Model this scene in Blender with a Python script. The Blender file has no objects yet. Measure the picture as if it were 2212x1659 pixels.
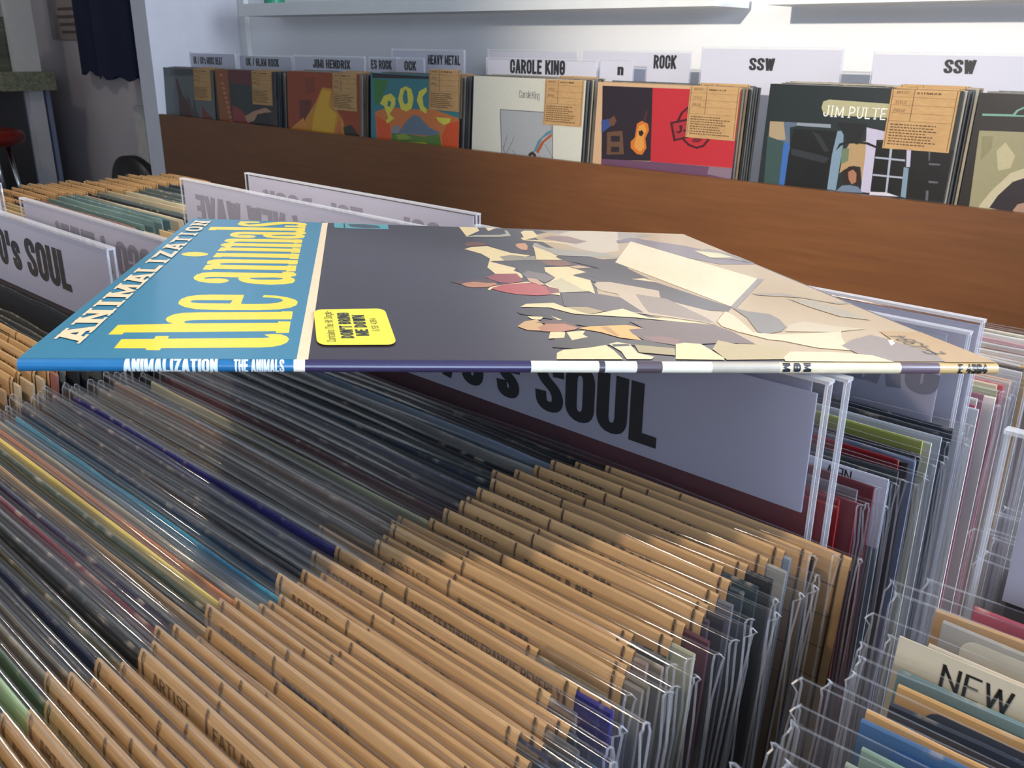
import bpy, math, random
from mathutils import Vector, Matrix, Euler
from mathutils.geometry import tessellate_polygon
random.seed(7)
S = bpy.context.scene
COL = S.collection
R = math.radians
# ------------------------------------------------------------------ camera, world, lights
cam = bpy.data.cameras.new('camera'); cam.sensor_width = 36.0; cam.lens = 1961.9 / 2212 * 36
cam.clip_start = 0.01; cam.clip_end = 60
cam.dof.use_dof = True; cam.dof.focus_distance = 0.42; cam.dof.aperture_fstop = 55
co = bpy.data.objects.new('camera', cam); COL.objects.link(co)
Rr = ((0.734587, 0.678441, 0.009953), (0.244561, -0.25106, -0.936568), (-0.632907, 0.690425, -0.350345))
M3 = Matrix((Rr[0], [-v for v in Rr[1]], [-v for v in Rr[2]])).transposed()
co.matrix_world = M3.to_4x4(); S.camera = co
w = bpy.data.worlds.new('shop_daylight'); S.world = w; w.use_nodes = True
w.node_tree.nodes['Background'].inputs[0].default_value = (0.80, 0.90, 1.0, 1)
w.node_tree.nodes['Background'].inputs[1].default_value = 0.24
S.view_settings.view_transform = 'Standard'; S.view_settings.look = 'None'
S.view_settings.exposure = 0.95; S.view_settings.gamma = 1.0
S.cycles.transparent_max_bounces = 40; S.cycles.max_bounces = 8

def light(name, kind, loc, target, energy, color, size=0.3, size_y=None, spot=None, blend=0.6):
    d = bpy.data.lights.new(name, kind); d.energy = energy; d.color = color
    if kind == 'AREA':
        d.size = size
        if size_y: d.shape = 'RECTANGLE'; d.size_y = size_y
    else: d.shadow_soft_size = size
    if spot: d.spot_size = R(spot); d.spot_blend = blend
    o = bpy.data.objects.new(name, d); COL.objects.link(o); o.location = loc
    o.rotation_euler = (Vector(target) - Vector(loc)).to_track_quat('-Z', 'Y').to_euler()
    return o
WARM = (1.0, 0.83, 0.64)
light('ceiling_spot_table', 'SPOT', (-0.95, -0.50, 1.42), (-0.22, 0.18, -0.15), 54, WARM, 0.05, spot=70)
light('ceiling_spot_right', 'SPOT', (0.75, 0.85, 1.42), (-0.05, 0.25, -0.15), 8, WARM, 0.04, spot=60)
light('track_spot_wall', 'SPOT', (-0.45, -1.60, 0.737), (-0.85, 1.786, 0.03), 240, (1, .92, .80), 0.03, spot=30, blend=1.0)
light('ceiling_spot_left', 'SPOT', (-2.3, 0.4, 1.42), (-1.6, 0.3, -0.1), 9, WARM, 0.06, spot=90)
light('shop_window', 'AREA', (2.0, -1.15, 0.52), (-0.1, 0.35, -0.1), 27, (0.60, 0.74, 1.0), 1.2, 1.0)
light('side_window', 'AREA', (2.7, 1.0, 0.8), (-0.4, 0.8, -0.1), 78, (0.70, 0.81, 1.0), 1.4, 1.4)
light('corner_fill', 'POINT', (-5.0, 0.9, 1.35), (-5, 1, 0), 8, (1, .90, .80), 0.1)  # added fill that brightens the far left wall; no actual lamp hangs there

# ------------------------------------------------------------------ small helpers
def lin(h):
    c = [int(h[i:i + 2], 16) / 255 for i in (0, 2, 4)]
    return tuple(v / 12.92 if v <= 0.04045 else ((v + 0.055) / 1.055) ** 2.4 for v in c) + (1.0,)
class MB:
    def __init__(s): s.v = []; s.f = []; s.mi = []; s.col = []; s.hascol = False
    def add(s, vs, fs, mi=0, col=None):
        b = len(s.v); s.v += [tuple(p) for p in vs]
        for f in fs: s.f.append([b + i for i in f]); s.mi.append(mi); s.col.append(col)
        if col: s.hascol = True
        return s
    def box(s, x0, x1, y0, y1, z0, z1, mi=0):
        v = [(x, y, z) for x in (x0, x1) for y in (y0, y1) for z in (z0, z1)]
        return s.add(v, [(0, 1, 3, 2), (4, 6, 7, 5), (0, 4, 5, 1), (2, 3, 7, 6), (0, 2, 6, 4), (1, 5, 7, 3)], mi)
    def tube(s, pts, r, n=10, mi=0, cap=True):
        pts = [Vector(p) for p in pts]; rs = r if isinstance(r, (list, tuple)) else [r] * len(pts); vs = []; fs = []
        for i, p in enumerate(pts):
            t = (pts[min(i + 1, len(pts) - 1)] - pts[max(i - 1, 0)]).normalized()
            a = t.orthogonal().normalized() if i == 0 else (a - t * a.dot(t)).normalized()
            b = t.cross(a)
            for k in range(n):
                g = 2 * math.pi * k / n; vs.append(p + rs[i] * (a * math.cos(g) + b * math.sin(g)))
        for i in range(len(pts) - 1):
            for k in range(n): fs.append((i * n + k, i * n + (k + 1) % n, (i + 1) * n + (k + 1) % n, (i + 1) * n + k))
        if cap: fs += [tuple(range(n - 1, -1, -1)), tuple((len(pts) - 1) * n + k for k in range(n))]
        return s.add(vs, fs, mi)
    def lathe(s, prof, n=24, mi=0, c=(0, 0, 0)):
        vs = []; fs = []
        for r, z in prof:
            for k in range(n):
                g = 2 * math.pi * k / n; vs.append((c[0] + r * math.cos(g), c[1] + r * math.sin(g), c[2] + z))
        for i in range(len(prof) - 1):
            for k in range(n): fs.append((i * n + k, i * n + (k + 1) % n, (i + 1) * n + (k + 1) % n, (i + 1) * n + k))
        return s.add(vs, fs, mi)
    def poly(s, contours, fn, mi=0, col=None):            # flat polygon with holes, mapped to 3D by fn
        pts = [p for c in contours for p in c]
        try: tr = tessellate_polygon([[Vector((p[0], p[1], 0)) for p in c] for c in contours])
        except Exception: return s
        fs = []
        for t in tr:
            a, b, c = (pts[i] for i in t)
            if (b[0] - a[0]) * (c[1] - a[1]) - (b[1] - a[1]) * (c[0] - a[0]) < 0: t = (t[0], t[2], t[1])
            fs.append(tuple(t))
        return s.add([fn(*p) for p in pts], fs, mi, col)
    def mesh(s, name, mats, smooth=False):
        me = bpy.data.meshes.new(name); me.from_pydata(s.v, [], s.f)
        for m in (mats if isinstance(mats, (list, tuple)) else [mats]): me.materials.append(m)
        if any(s.mi): me.polygons.foreach_set('material_index', s.mi)
        if s.hascol:
            at = me.color_attributes.new('Col', 'FLOAT_COLOR', 'CORNER'); d = []
            for f, c in zip(s.f, s.col): d += list(c or (1, 1, 1, 1)) * len(f)
            at.data.foreach_set('color', d)
        if smooth: me.polygons.foreach_set('use_smooth', [True] * len(s.f))
        me.update(); return me
def link(name, me, parent=None, loc=None, rot=None):
    o = bpy.data.objects.new(name, me); COL.objects.link(o)
    if parent: o.parent = parent
    if loc: o.location = loc
    if rot: o.rotation_euler = rot
    return o
def thing(name, label, cat, loc=(0, 0, 0), rot=(0, 0, 0), group=None):
    o = link(name, None, None, loc, rot); o.empty_display_size = 0.05
    return tag(o, label, cat, group)
def tag(o, label, cat, group=None):
    o['label'] = label; o['category'] = cat
    if group: o['group'] = group
    return o
def struct(name, mb, m, parent=None):
    o = link(name, mb.mesh(name, m), parent)
    if not parent: o['kind'] = 'structure'
    return o
def ordinal(n):
    return str(n) + ('th' if 10 <= n % 100 <= 20 else {1: 'st', 2: 'nd', 3: 'rd'}.get(n % 10, 'th'))

# ------------------------------------------------------------------ materials
def mat(name, base='808080', rough=0.5, metal=0.0, spec=0.5):
    m = bpy.data.materials.new(name); m.use_nodes = True
    b = m.node_tree.nodes['Principled BSDF']
    b.inputs['Base Color'].default_value = lin(base) if isinstance(base, str) else base
    b.inputs['Roughness'].default_value = rough; b.inputs['Metallic'].default_value = metal
    b.inputs['Specular IOR Level'].default_value = spec
    return m, m.node_tree.nodes, m.node_tree.links, b
def noise(n, l, scale, detail=4, coord='Object', stretch=(1, 1, 1), rough=0.55):
    tc = n.new('ShaderNodeTexCoord'); mp = n.new('ShaderNodeMapping'); mp.inputs['Scale'].default_value = stretch
    nz = n.new('ShaderNodeTexNoise'); nz.inputs['Scale'].default_value = scale; nz.inputs['Detail'].default_value = detail
    nz.inputs['Roughness'].default_value = rough
    l.new(tc.outputs[coord], mp.inputs[0]); l.new(mp.outputs[0], nz.inputs['Vector']); return nz
def ramp(n, l, src, stops):
    r = n.new('ShaderNodeValToRGB'); e = r.color_ramp.elements
    while len(e) < len(stops): e.new(0.5)
    for el, (p, c) in zip(e, stops): el.position = p; el.color = lin(c) if isinstance(c, str) else c
    l.new(src, r.inputs[0]); return r
def mixc(n, l, fac, a, b, mode='MIX'):
    m = n.new('ShaderNodeMix'); m.data_type = 'RGBA'; m.blend_type = mode
    for i, v in ((0, fac), (6, a), (7, b)):
        if hasattr(v, 'links'): l.new(v, m.inputs[i])
        elif i == 0: m.inputs[0].default_value = v
        else: m.inputs[i].default_value = v
    return m.outputs[2]
def bump(n, l, b, src, strength, dist=0.001):
    bp = n.new('ShaderNodeBump'); bp.inputs['Strength'].default_value = strength; bp.inputs['Distance'].default_value = dist
    l.new(src, bp.inputs['Height']); l.new(bp.outputs[0], b.inputs['Normal'])
def plain(name, base, rough=0.5, metal=0.0, amt=0.12, scale=20, stretch=(1, 1, 1), spec=0.5):
    m, n, l, b = mat(name, base, rough, metal, spec); nz = noise(n, l, scale, 5, stretch=stretch)
    c = lin(base); d = tuple(v * (1 - amt) for v in c[:3]) + (1,); e = tuple(min(1, v * (1 + amt)) for v in c[:3]) + (1,)
    l.new(ramp(n, l, nz.outputs[0], [(0.3, d), (0.7, e)]).outputs[0], b.inputs['Base Color']); return m
M = {}
M['wall'] = plain('white_wall_paint', 'e6e5e4', 0.65, amt=0.02, scale=6)
M['farwall'] = plain('grey_mauve_wall_paint', 'c2b9bb', 0.7, amt=0.06, scale=3)
M['rail'] = plain('grey_rail_paint', 'b4b9c4', 0.6, amt=0.02)
M['white'] = plain('white_satin_paint', 'd9d8d4', 0.45, amt=0.03)
M['post'] = plain('post_edge_paint', 'c8c5c8', 0.55, amt=0.03)
M['floor'] = plain('dark_floor', '4a4644', 0.4, amt=0.3, scale=4)
M['ceiling'] = plain('ceiling_paint', 'd4d4d4', 0.8, amt=0.02)
M['black'] = plain('black_plastic', '17181a', 0.4, amt=0.2)
M['chrome'] = plain('chrome', 'c8ccd0', 0.18, 1.0, amt=0.05)
M['red'] = plain('red_vinyl', '7d1f16', 0.35, amt=0.15)
M['navy'] = plain('navy_cotton', '0b1333', 0.9, amt=0.25, scale=60)
M['bluegrey'] = plain('blue_grey_paint', '7d86a0', 0.5, amt=0.08)
M['green'] = plain('green_enamel', '2f8a68', 0.4)
M['paper'] = plain('white_paper', 'dcdae2', 0.6, amt=0.01, scale=40)
M['ink'] = plain('black_ink', '131316', 0.5, amt=0.1)
M['ghost'] = plain('ink_seen_through_paper', '75727f', 0.6, amt=0.04)
M['darkink'] = plain('tag_ink', '46311f', 0.7)
M['board'] = plain('grey_board', 'c9c6be', 0.7)
# stained wood, grain along X
m, n, l, b = mat('stained_wood', '7a4a2a', 0.42)
nz = noise(n, l, 9, 8, stretch=(0.6, 6, 9), rough=0.65); nz2 = noise(n, l, 2.2, 3, stretch=(0.5, 1, 2.4))
c1 = ramp(n, l, nz.outputs[0], [(0.25, '55331a'), (0.5, '6a4020'), (0.78, '7a4e28')])
c2 = ramp(n, l, nz2.outputs[0], [(0.35, '623a1d'), (0.7, '794c29')])
l.new(mixc(n, l, 0.45, c1.outputs[0], c2.outputs[0]), b.inputs['Base Color']); bump(n, l, b, nz.outputs[0], 0.12); M['wood'] = m
m, n, l, b = mat('worn_green_wood', '8a8d74', 0.6)
nz = noise(n, l, 14, 8, stretch=(1, 4, 6)); l.new(ramp(n, l, nz.outputs[0], [(0.3, '5f6350'), (0.55, '878a70'), (0.75, '9d9a80')]).outputs[0], b.inputs['Base Color']); M['wornwood'] = m
# flat colour print, colours carried by the mesh
def printmat(name, rough, spec, coat=0.0):
    m, n, l, b = mat(name, 'ffffff', rough, 0, spec); a = n.new('ShaderNodeAttribute'); a.attribute_name = 'Col'
    nz = noise(n, l, 240, 3); r = ramp(n, l, nz.outputs[0], [(0.2, (.92, .92, .92, 1)), (0.8, (1.04, 1.04, 1.04, 1))])
    l.new(mixc(n, l, 1.0, a.outputs['Color'], r.outputs[0], 'MULTIPLY'), b.inputs['Base Color'])
    nb = noise(n, l, 9, 2); bump(n, l, b, nb.outputs[0], 0.25, 0.002)
    b.inputs['Coat Weight'].default_value = coat; b.inputs['Coat Roughness'].default_value = 0.09
    return m
M['glossprint'] = printmat('laminated_cover_print', 0.32, 0.45, 0.42)
M['print'] = printmat('cover_print', 0.4, 0.35, 0.25)
# record jackets: colour per object, worn pale at the top edge, print varying along the width
m, n, l, b = mat('record_jacket', '808080', 0.45, 0, 0.4)
oi = n.new('ShaderNodeObjectInfo'); tc = n.new('ShaderNodeTexCoord'); sp = n.new('ShaderNodeSeparateXYZ'); l.new(tc.outputs['Object'], sp.inputs[0])
cmb = n.new('ShaderNodeCombineXYZ'); l.new(sp.outputs['X'], cmb.inputs['X']); l.new(sp.outputs['Z'], cmb.inputs['Z'])
mu = n.new('ShaderNodeMath'); mu.operation = 'MULTIPLY'; mu.inputs[1].default_value = 37.0; l.new(oi.outputs['Random'], mu.inputs[0]); l.new(mu.outputs[0], cmb.inputs['Y'])
nz = n.new('ShaderNodeTexNoise'); nz.inputs['Scale'].default_value = 9; nz.inputs['Detail'].default_value = 3; l.new(cmb.outputs[0], nz.inputs['Vector'])
var = ramp(n, l, nz.outputs[0], [(0.30, (.62, .62, .66, 1)), (0.5, (1, 1, 1, 1)), (0.72, (1.25, 1.2, 1.1, 1))])
base = mixc(n, l, 1.0, oi.outputs['Color'], var.outputs[0], 'MULTIPLY')
n2 = n.new('ShaderNodeTexNoise'); n2.inputs['Scale'].default_value = 120; n2.inputs['Detail'].default_value = 4; l.new(cmb.outputs[0], n2.inputs['Vector'])
mr = n.new('ShaderNodeMapRange'); mr.inputs[1].default_value = -0.0022; mr.inputs[2].default_value = -0.0001; l.new(sp.outputs['Z'], mr.inputs[0])
ml = n.new('ShaderNodeMath'); ml.operation = 'MULTIPLY'; l.new(mr.outputs[0], ml.inputs[0])
wr = ramp(n, l, n2.outputs[0], [(0.55, (0, 0, 0, 1)), (0.66, (.5, .5, .5, 1))]); l.new(wr.outputs[0], ml.inputs[1])
l.new(mixc(n, l, ml.outputs[0], base, lin('b9ab93')), b.inputs['Base Color']); M['jacket'] = m
m, n, l, b = mat('kraft_card', 'b98a55', 0.7, 0, 0.25)
nz = noise(n, l, 260, 5, stretch=(0.35, 1, 1)); n2 = noise(n, l, 18, 3)
l.new(mixc(n, l, 0.4, ramp(n, l, nz.outputs[0], [(0.3, '9d7b50'), (0.7, 'b28c5e')]).outputs[0], ramp(n, l, n2.outputs[0], [(0.35, 'a18056'), (0.65, 'b79468')]).outputs[0]), b.inputs['Base Color']); M['kraft'] = m
# thin clear plastic
def film(name, milk, rough, bumpy, scale=60, stretch=(0.25, 1, 1), tint=(0.975, 0.975, 0.98, 1), base=0.05):
    m = bpy.data.materials.new(name); m.use_nodes = True; n = m.node_tree.nodes; l = m.node_tree.links; n.clear()
    out = n.new('ShaderNodeOutputMaterial'); tr = n.new('ShaderNodeBsdfTransparent'); tr.inputs[0].default_value = tint
    gl = n.new('ShaderNodeBsdfGlossy'); gl.inputs['Roughness'].default_value = rough; gl.inputs[0].default_value = (1, 1, 1, 1)
    df = n.new('ShaderNodeBsdfDiffuse'); df.inputs[0].default_value = (.85, .86, .9, 1)
    nz = noise(n, l, scale, 5, stretch=stretch); bp = n.new('ShaderNodeBump'); bp.inputs['Strength'].default_value = bumpy; bp.inputs['Distance'].default_value = 0.0006
    l.new(nz.outputs[0], bp.inputs['Height'])
    for q in (gl, df): l.new(bp.outputs[0], q.inputs['Normal'])
    lw = n.new('ShaderNodeFresnel'); lw.inputs[0].default_value = 1.42; l.new(bp.outputs[0], lw.inputs['Normal'])
    ma = n.new('ShaderNodeMath'); ma.operation = 'MULTIPLY_ADD'; ma.use_clamp = True; ma.inputs[1].default_value = 0.26; ma.inputs[2].default_value = base; l.new(lw.outputs[0], ma.inputs[0])
    mi = n.new('ShaderNodeMath'); mi.operation = 'MINIMUM'; mi.inputs[1].default_value = 0.24; l.new(ma.outputs[0], mi.inputs[0])
    m1 = n.new('ShaderNodeMixShader'); m1.inputs[0].default_value = milk; l.new(tr.outputs[0], m1.inputs[1]); l.new(df.outputs[0], m1.inputs[2])
    m2 = n.new('ShaderNodeMixShader'); l.new(mi.outputs[0], m2.inputs[0]); l.new(m1.outputs[0], m2.inputs[1]); l.new(gl.outputs[0], m2.inputs[2])
    l.new(m2.outputs[0], out.inputs[0]); return m
M['film'] = film('clear_sleeve_film', 0.006, 0.10, 0.5, base=0.004)
M['rim'] = film('sleeve_film_edge', 0.09, 0.2, 0.2, base=0.07)
M['acrylic'] = film('clear_sign_holder', 0.012, 0.06, 0.05, 14, (1, 1, 0.4), base=0.01)
M['acrylicrim'] = film('clear_holder_edge', 0.30, 0.15, 0.1, base=0.15)
def card(name, c):
  m, n, l, b = mat(name, c, 0.55, 0, 0.3); out = [q for q in n if q.type == 'OUTPUT_MATERIAL'][0]
  tl = n.new('ShaderNodeBsdfTranslucent'); tl.inputs[0].default_value = (.8, .8, .88, 1); mx = n.new('ShaderNodeMixShader'); mx.inputs[0].default_value = 0.4
  l.new(b.outputs[0], mx.inputs[1]); l.new(tl.outputs[0], mx.inputs[2]); l.new(mx.outputs[0], out.inputs[0]); return m
M['card'] = card('sign_card', 'aeabb6'); M['headcard'] = card('header_card', 'e2e0e6')

# ------------------------------------------------------------------ stroke lettering
r_ = 'r'
GL = {
 'A': (1.0, [[(0, 0), (.4, 1)], [(1, 0), (.6, 1)], [(.2, .28), (.8, .28)]]),
 'B': (1, [[(0, .52), (0, 1), (1, 1, r_), (1, .52, r_), (0, .52)], [(0, .52), (1, .52, r_), (1, 0, r_), (0, 0), (0, .52)]]),
 'C': (1, [[(1, .66), (1, 1, r_), (0, 1, r_), (0, 0, r_), (1, 0, r_), (1, .34)]]),
 'D': (1, [[(0, 0), (0, 1), (1, 1, r_), (1, 0, r_), 'c']]),
 'E': (.8, [[(1, 1), (0, 1), (0, 0), (1, 0)], [(0, .52), (.85, .52)]]),
 'F': (.8, [[(1, 1), (0, 1), (0, 0)], [(0, .5), (.85, .5)]]),
 'G': (1, [[(1, .68), (1, 1, r_), (0, 1, r_), (0, 0, r_), (1, 0, r_), (1, .46), (.62, .46)]]),
 'H': (1, [[(0, 0), (0, 1)], [(1, 0), (1, 1)], [(0, .52), (1, .52)]]),
 'I': (.0, [[(.5, 0), (.5, 1)]]),
 'J': (.8, [[(1, 1), (1, 0, r_), (0, 0, r_), (0, .3)]]),
 'K': (1, [[(0, 0), (0, 1)], [(1, 1), (.05, .42)], [(.3, .58), (1, 0)]]),
 'L': (.75, [[(0, 1), (0, 0), (1, 0)]]),
 'M': (1.35, [[(0, 0), (0, 1)], [(1, 0), (1, 1)], [(.03, 1), (.5, .12), (.97, 1)]]),
 'N': (1, [[(0, 0), (0, 1)], [(1, 0), (1, 1)], [(0, 1), (1, 0)]]),
 'O': (1, [[(0, 0, r_), (0, 1, r_), (1, 1, r_), (1, 0, r_), 'c']]),
 'P': (.95, [[(0, 0), (0, 1), (1, 1, r_), (1, .42, r_), (0, .42)]]),
 'R': (1, [[(0, 0), (0, 1), (1, 1, r_), (1, .48, r_), (0, .48)], [(.5, .48), (1, 0)]]),
 'S': (1, [[(1, .80), (1, 1, r_), (0, 1, r_), (0, .63, r_), (1, .37, r_), (1, 0, r_), (0, 0, r_), (0, .20)]]),
 'T': (.9, [[(0, 1), (1, 1)], [(.5, 1), (.5, 0)]]),
 'U': (1, [[(0, 1), (0, 0, r_), (1, 0, r_), (1, 1)]]),
 'V': (1, [[(0, 1), (.42, 0)], [(1, 1), (.58, 0)]]),
 'W': (1.5, [[(0, 1), (.24, 0)], [(.24, 0), (.5, .95)], [(.5, .95), (.76, 0)], [(.76, 0), (1, 1)]]),
 'X': (1, [[(0, 0), (1, 1)], [(0, 1), (1, 0)]]), 'Y': (1, [[(0, 1), (.5, .45), (.5, 0)], [(1, 1), (.5, .45)]]),
 'Z': (.9, [[(0, 1), (1, 1), (0, 0), (1, 0)]]), '/': (.6, [[(0, 0), (1, 1)]]), '-': (.5, [[(0, .45), (1, .45)]]),
 "'": (.0, [[(.5, .72), (.5, 1)]]), '.': (0, [[(.5, 0), (.5, .04)]]), '&': (1, [[(1, 0), (.1, .8, r_), (.5, 1, r_), (.8, .75, r_), (0, .25, r_), (.4, 0, r_), (1, .45)]]),
 '0': (.9, [[(0, 0, r_), (0, 1, r_), (1, 1, r_), (1, 0, r_), 'c']]), '1': (.2, [[(0, .8), (.6, 1), (.6, 0)]]),
 '3': (.9, [[(0, .8), (0, 1, r_), (1, 1, r_), (1, .53, r_), (.35, .53)], [(.35, .53), (1, .53, r_), (1, 0, r_), (0, 0, r_), (0, .2)]]),
 '4': (.95, [[(.8, 0), (.8, 1), (0, .3), (1, .3)]]), '6': (.9, [[(1, .75), (1, 1, r_), (0, 1, r_), (0, 0, r_), (1, 0, r_), (1, .55, r_), (0, .5)]]),
 '7': (.85, [[(0, 1), (1, 1), (.35, 0)]]), '8': (.9, [[(0, .53, r_), (0, 1, r_), (1, 1, r_), (1, .53, r_), 'c'], [(0, .53, r_), (1, .53, r_), (1, 0, r_), (0, 0, r_), 'c']]),
}
for ch in 'abcdefghijklmnopqrstuvwxyz':
    if ch == 's': GL['s'] = (.8, [[(x if len(p) < 3 else x, y * .74) + tuple(p[2:]) for p in [q for q in GL['S'][1][0]] for x, y in [p[:2]]]])
GL.update({
 'a': (.85, [[(0, .62), (.0, .72, r_), (1, .72, r_), (1, 0)], [(1, .42), (0, .42, r_), (0, 0, r_), (1, 0, r_)]]),
 'e': (.85, [[(0, .36), (1, .36), (1, .72, r_), (0, .72, r_), (0, 0, r_), (1, 0, r_), (1, .14)]]),
 'g': (.85, [[(1, .72), (0, .72, r_), (0, 0, r_), (1, 0, r_)], [(1, .72), (1, -.25, r_), (0, -.25, r_)]]),
 'h': (.85, [[(0, 0), (0, 1)], [(0, .6), (.4, .72, r_), (1, .72, r_), (1, 0)]]), 'i': (0, [[(.5, 0), (.5, .68)], [(.5, .88), (.5, .95)]]),
 'l': (0, [[(.5, 0), (.5, 1)]]), 'n': (.85, [[(0, 0), (0, .72)], [(0, .6), (.4, .72, r_), (1, .72, r_), (1, 0)]]),
 'o': (.85, [[(0, 0, r_), (0, .72, r_), (1, .72, r_), (1, 0, r_), 'c']]), 'r': (.5, [[(0, 0), (0, .72)], [(0, .6), (.5, .72, r_), (1, .68)]]),
 't': (.5, [[(.4, .95), (.4, 0, r_), (1, 0)], [(0, .7), (1, .7)]])})
def stroke(path, t, out, mp):
    closed = path[-1] == 'c'; P = [p for p in path if p != 'c']
    raw = [(Vector(mp(p[0], p[1])), len(p) > 2) for p in P]; pts = []; N = len(raw)
    for i, (v, rd) in enumerate(raw):
        if rd and (closed or 0 < i < N - 1):
            a = raw[i - 1][0]; c = raw[(i + 1) % N][0]
            la = (a - v).length * (0.5 if raw[i - 1][1] else 1); lc = (c - v).length * (0.5 if raw[(i + 1) % N][1] else 1); q = min(la, lc)
            qa = min(la, q * 1.5); qc = min(lc, q * 1.5)
            p0 = v + (a - v).normalized() * qa; p1 = v + (c - v).normalized() * qc
            for k in range(6):
                s = k / 5; pts.append(p0 * (1 - s) ** 2 + v * 2 * s * (1 - s) + p1 * s * s)
        else: pts.append(v)
    q = [pts[0]]
    for p in pts[1:]:
        if (p - q[-1]).length > 1e-7: q.append(p)
    if closed and (q[0] - q[-1]).length < 1e-7: q.pop()
    pts = q; N = len(pts)
    if N < 2: return
    L = []; Rt = []
    for i in range(N):
        d0 = pts[i] - pts[i - 1] if (closed or i > 0) else pts[1] - pts[0]
        d1 = pts[(i + 1) % N] - pts[i] if (closed or i < N - 1) else pts[i] - pts[i - 1]
        d0 = d0.normalized(); d1 = d1.normalized(); m = d0 + d1
        m = m.normalized() if m.length > 1e-4 else d0
        nn = Vector((-m.y, m.x)); k = 1 / max(0.45, abs(m.dot(d0))); v = pts[i]
        if not closed and i == 0: v = v - d1 * t / 2
        if not closed and i == N - 1: v = v + d0 * t / 2
        L.append(v + nn * t / 2 * k); Rt.append(v - nn * t / 2 * k)
    for i in range(N if closed else N - 1):
        j = (i + 1) % N; out.append([tuple(Rt[i]), tuple(Rt[j]), tuple(L[j]), tuple(L[i])])
def lettering(text, h=1.0, w=0.5, t=0.17, gap=0.07, serif=0.0):
    out = []; x = 0.0
    for ch in text:
        if ch == ' ': x += w * 0.55; continue
        wf, paths = GL[ch]; cw = (w - t) * wf + t * (1.0 if wf else 1.0) + (serif * 1.2 if (serif and not wf) else 0)
        mp = lambda gx, gy, x=x, cw=cw: (x + t / 2 + (cw - t) * gx, t / 2 + (h - t) * gy)
        for p in paths:
            stroke(p, t, out, mp)
            if serif and p[-1] != 'c':
                for e in (p[0], p[-1]):
                    if e[1] in (0, 1) and len(e) == 2 and not (ch in 'LEZT' and e[0] in (0, 1) and e is not p[0] and ch != 'T'):
                        cx, cy = mp(e[0], e[1]); hy = serif * 0.5; y0 = 0 if e[1] == 0 else h - hy
                        out.append([(cx - t / 2 - serif / 2, y0), (cx + t / 2 + serif / 2, y0), (cx + t / 2 + serif / 2, y0 + hy), (cx - t / 2 - serif / 2, y0 + hy)])
        x += cw + gap + serif * 0.6
    return out, x - gap
def fit_text(text, x0, x1, y0, h, **k):                  # lettering scaled to the box
    q, wd = lettering(text, **k); sx = (x1 - x0) / wd
    return [[(x0 + p[0] * sx, y0 + p[1] * h) for p in f] for f in q]
IMPACT = dict(w=0.46, t=0.185, gap=0.035)
SLAB = dict(w=0.66, t=0.19, gap=0.05, serif=0.2)
THIN = dict(w=0.5, t=0.09, gap=0.1)
TYPE = dict(w=0.6, t=0.10, gap=0.1, serif=0.16)
def parse(s):
    res = []
    for ln in s.strip().split('\n'):
        c, rest = ln.split(' ', 1)
        res.append((lin(c), [[tuple(int(v) * 1e-4 for v in p.split(',')) for p in ct.split()] for ct in rest.split('|')]))
    return res

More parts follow.
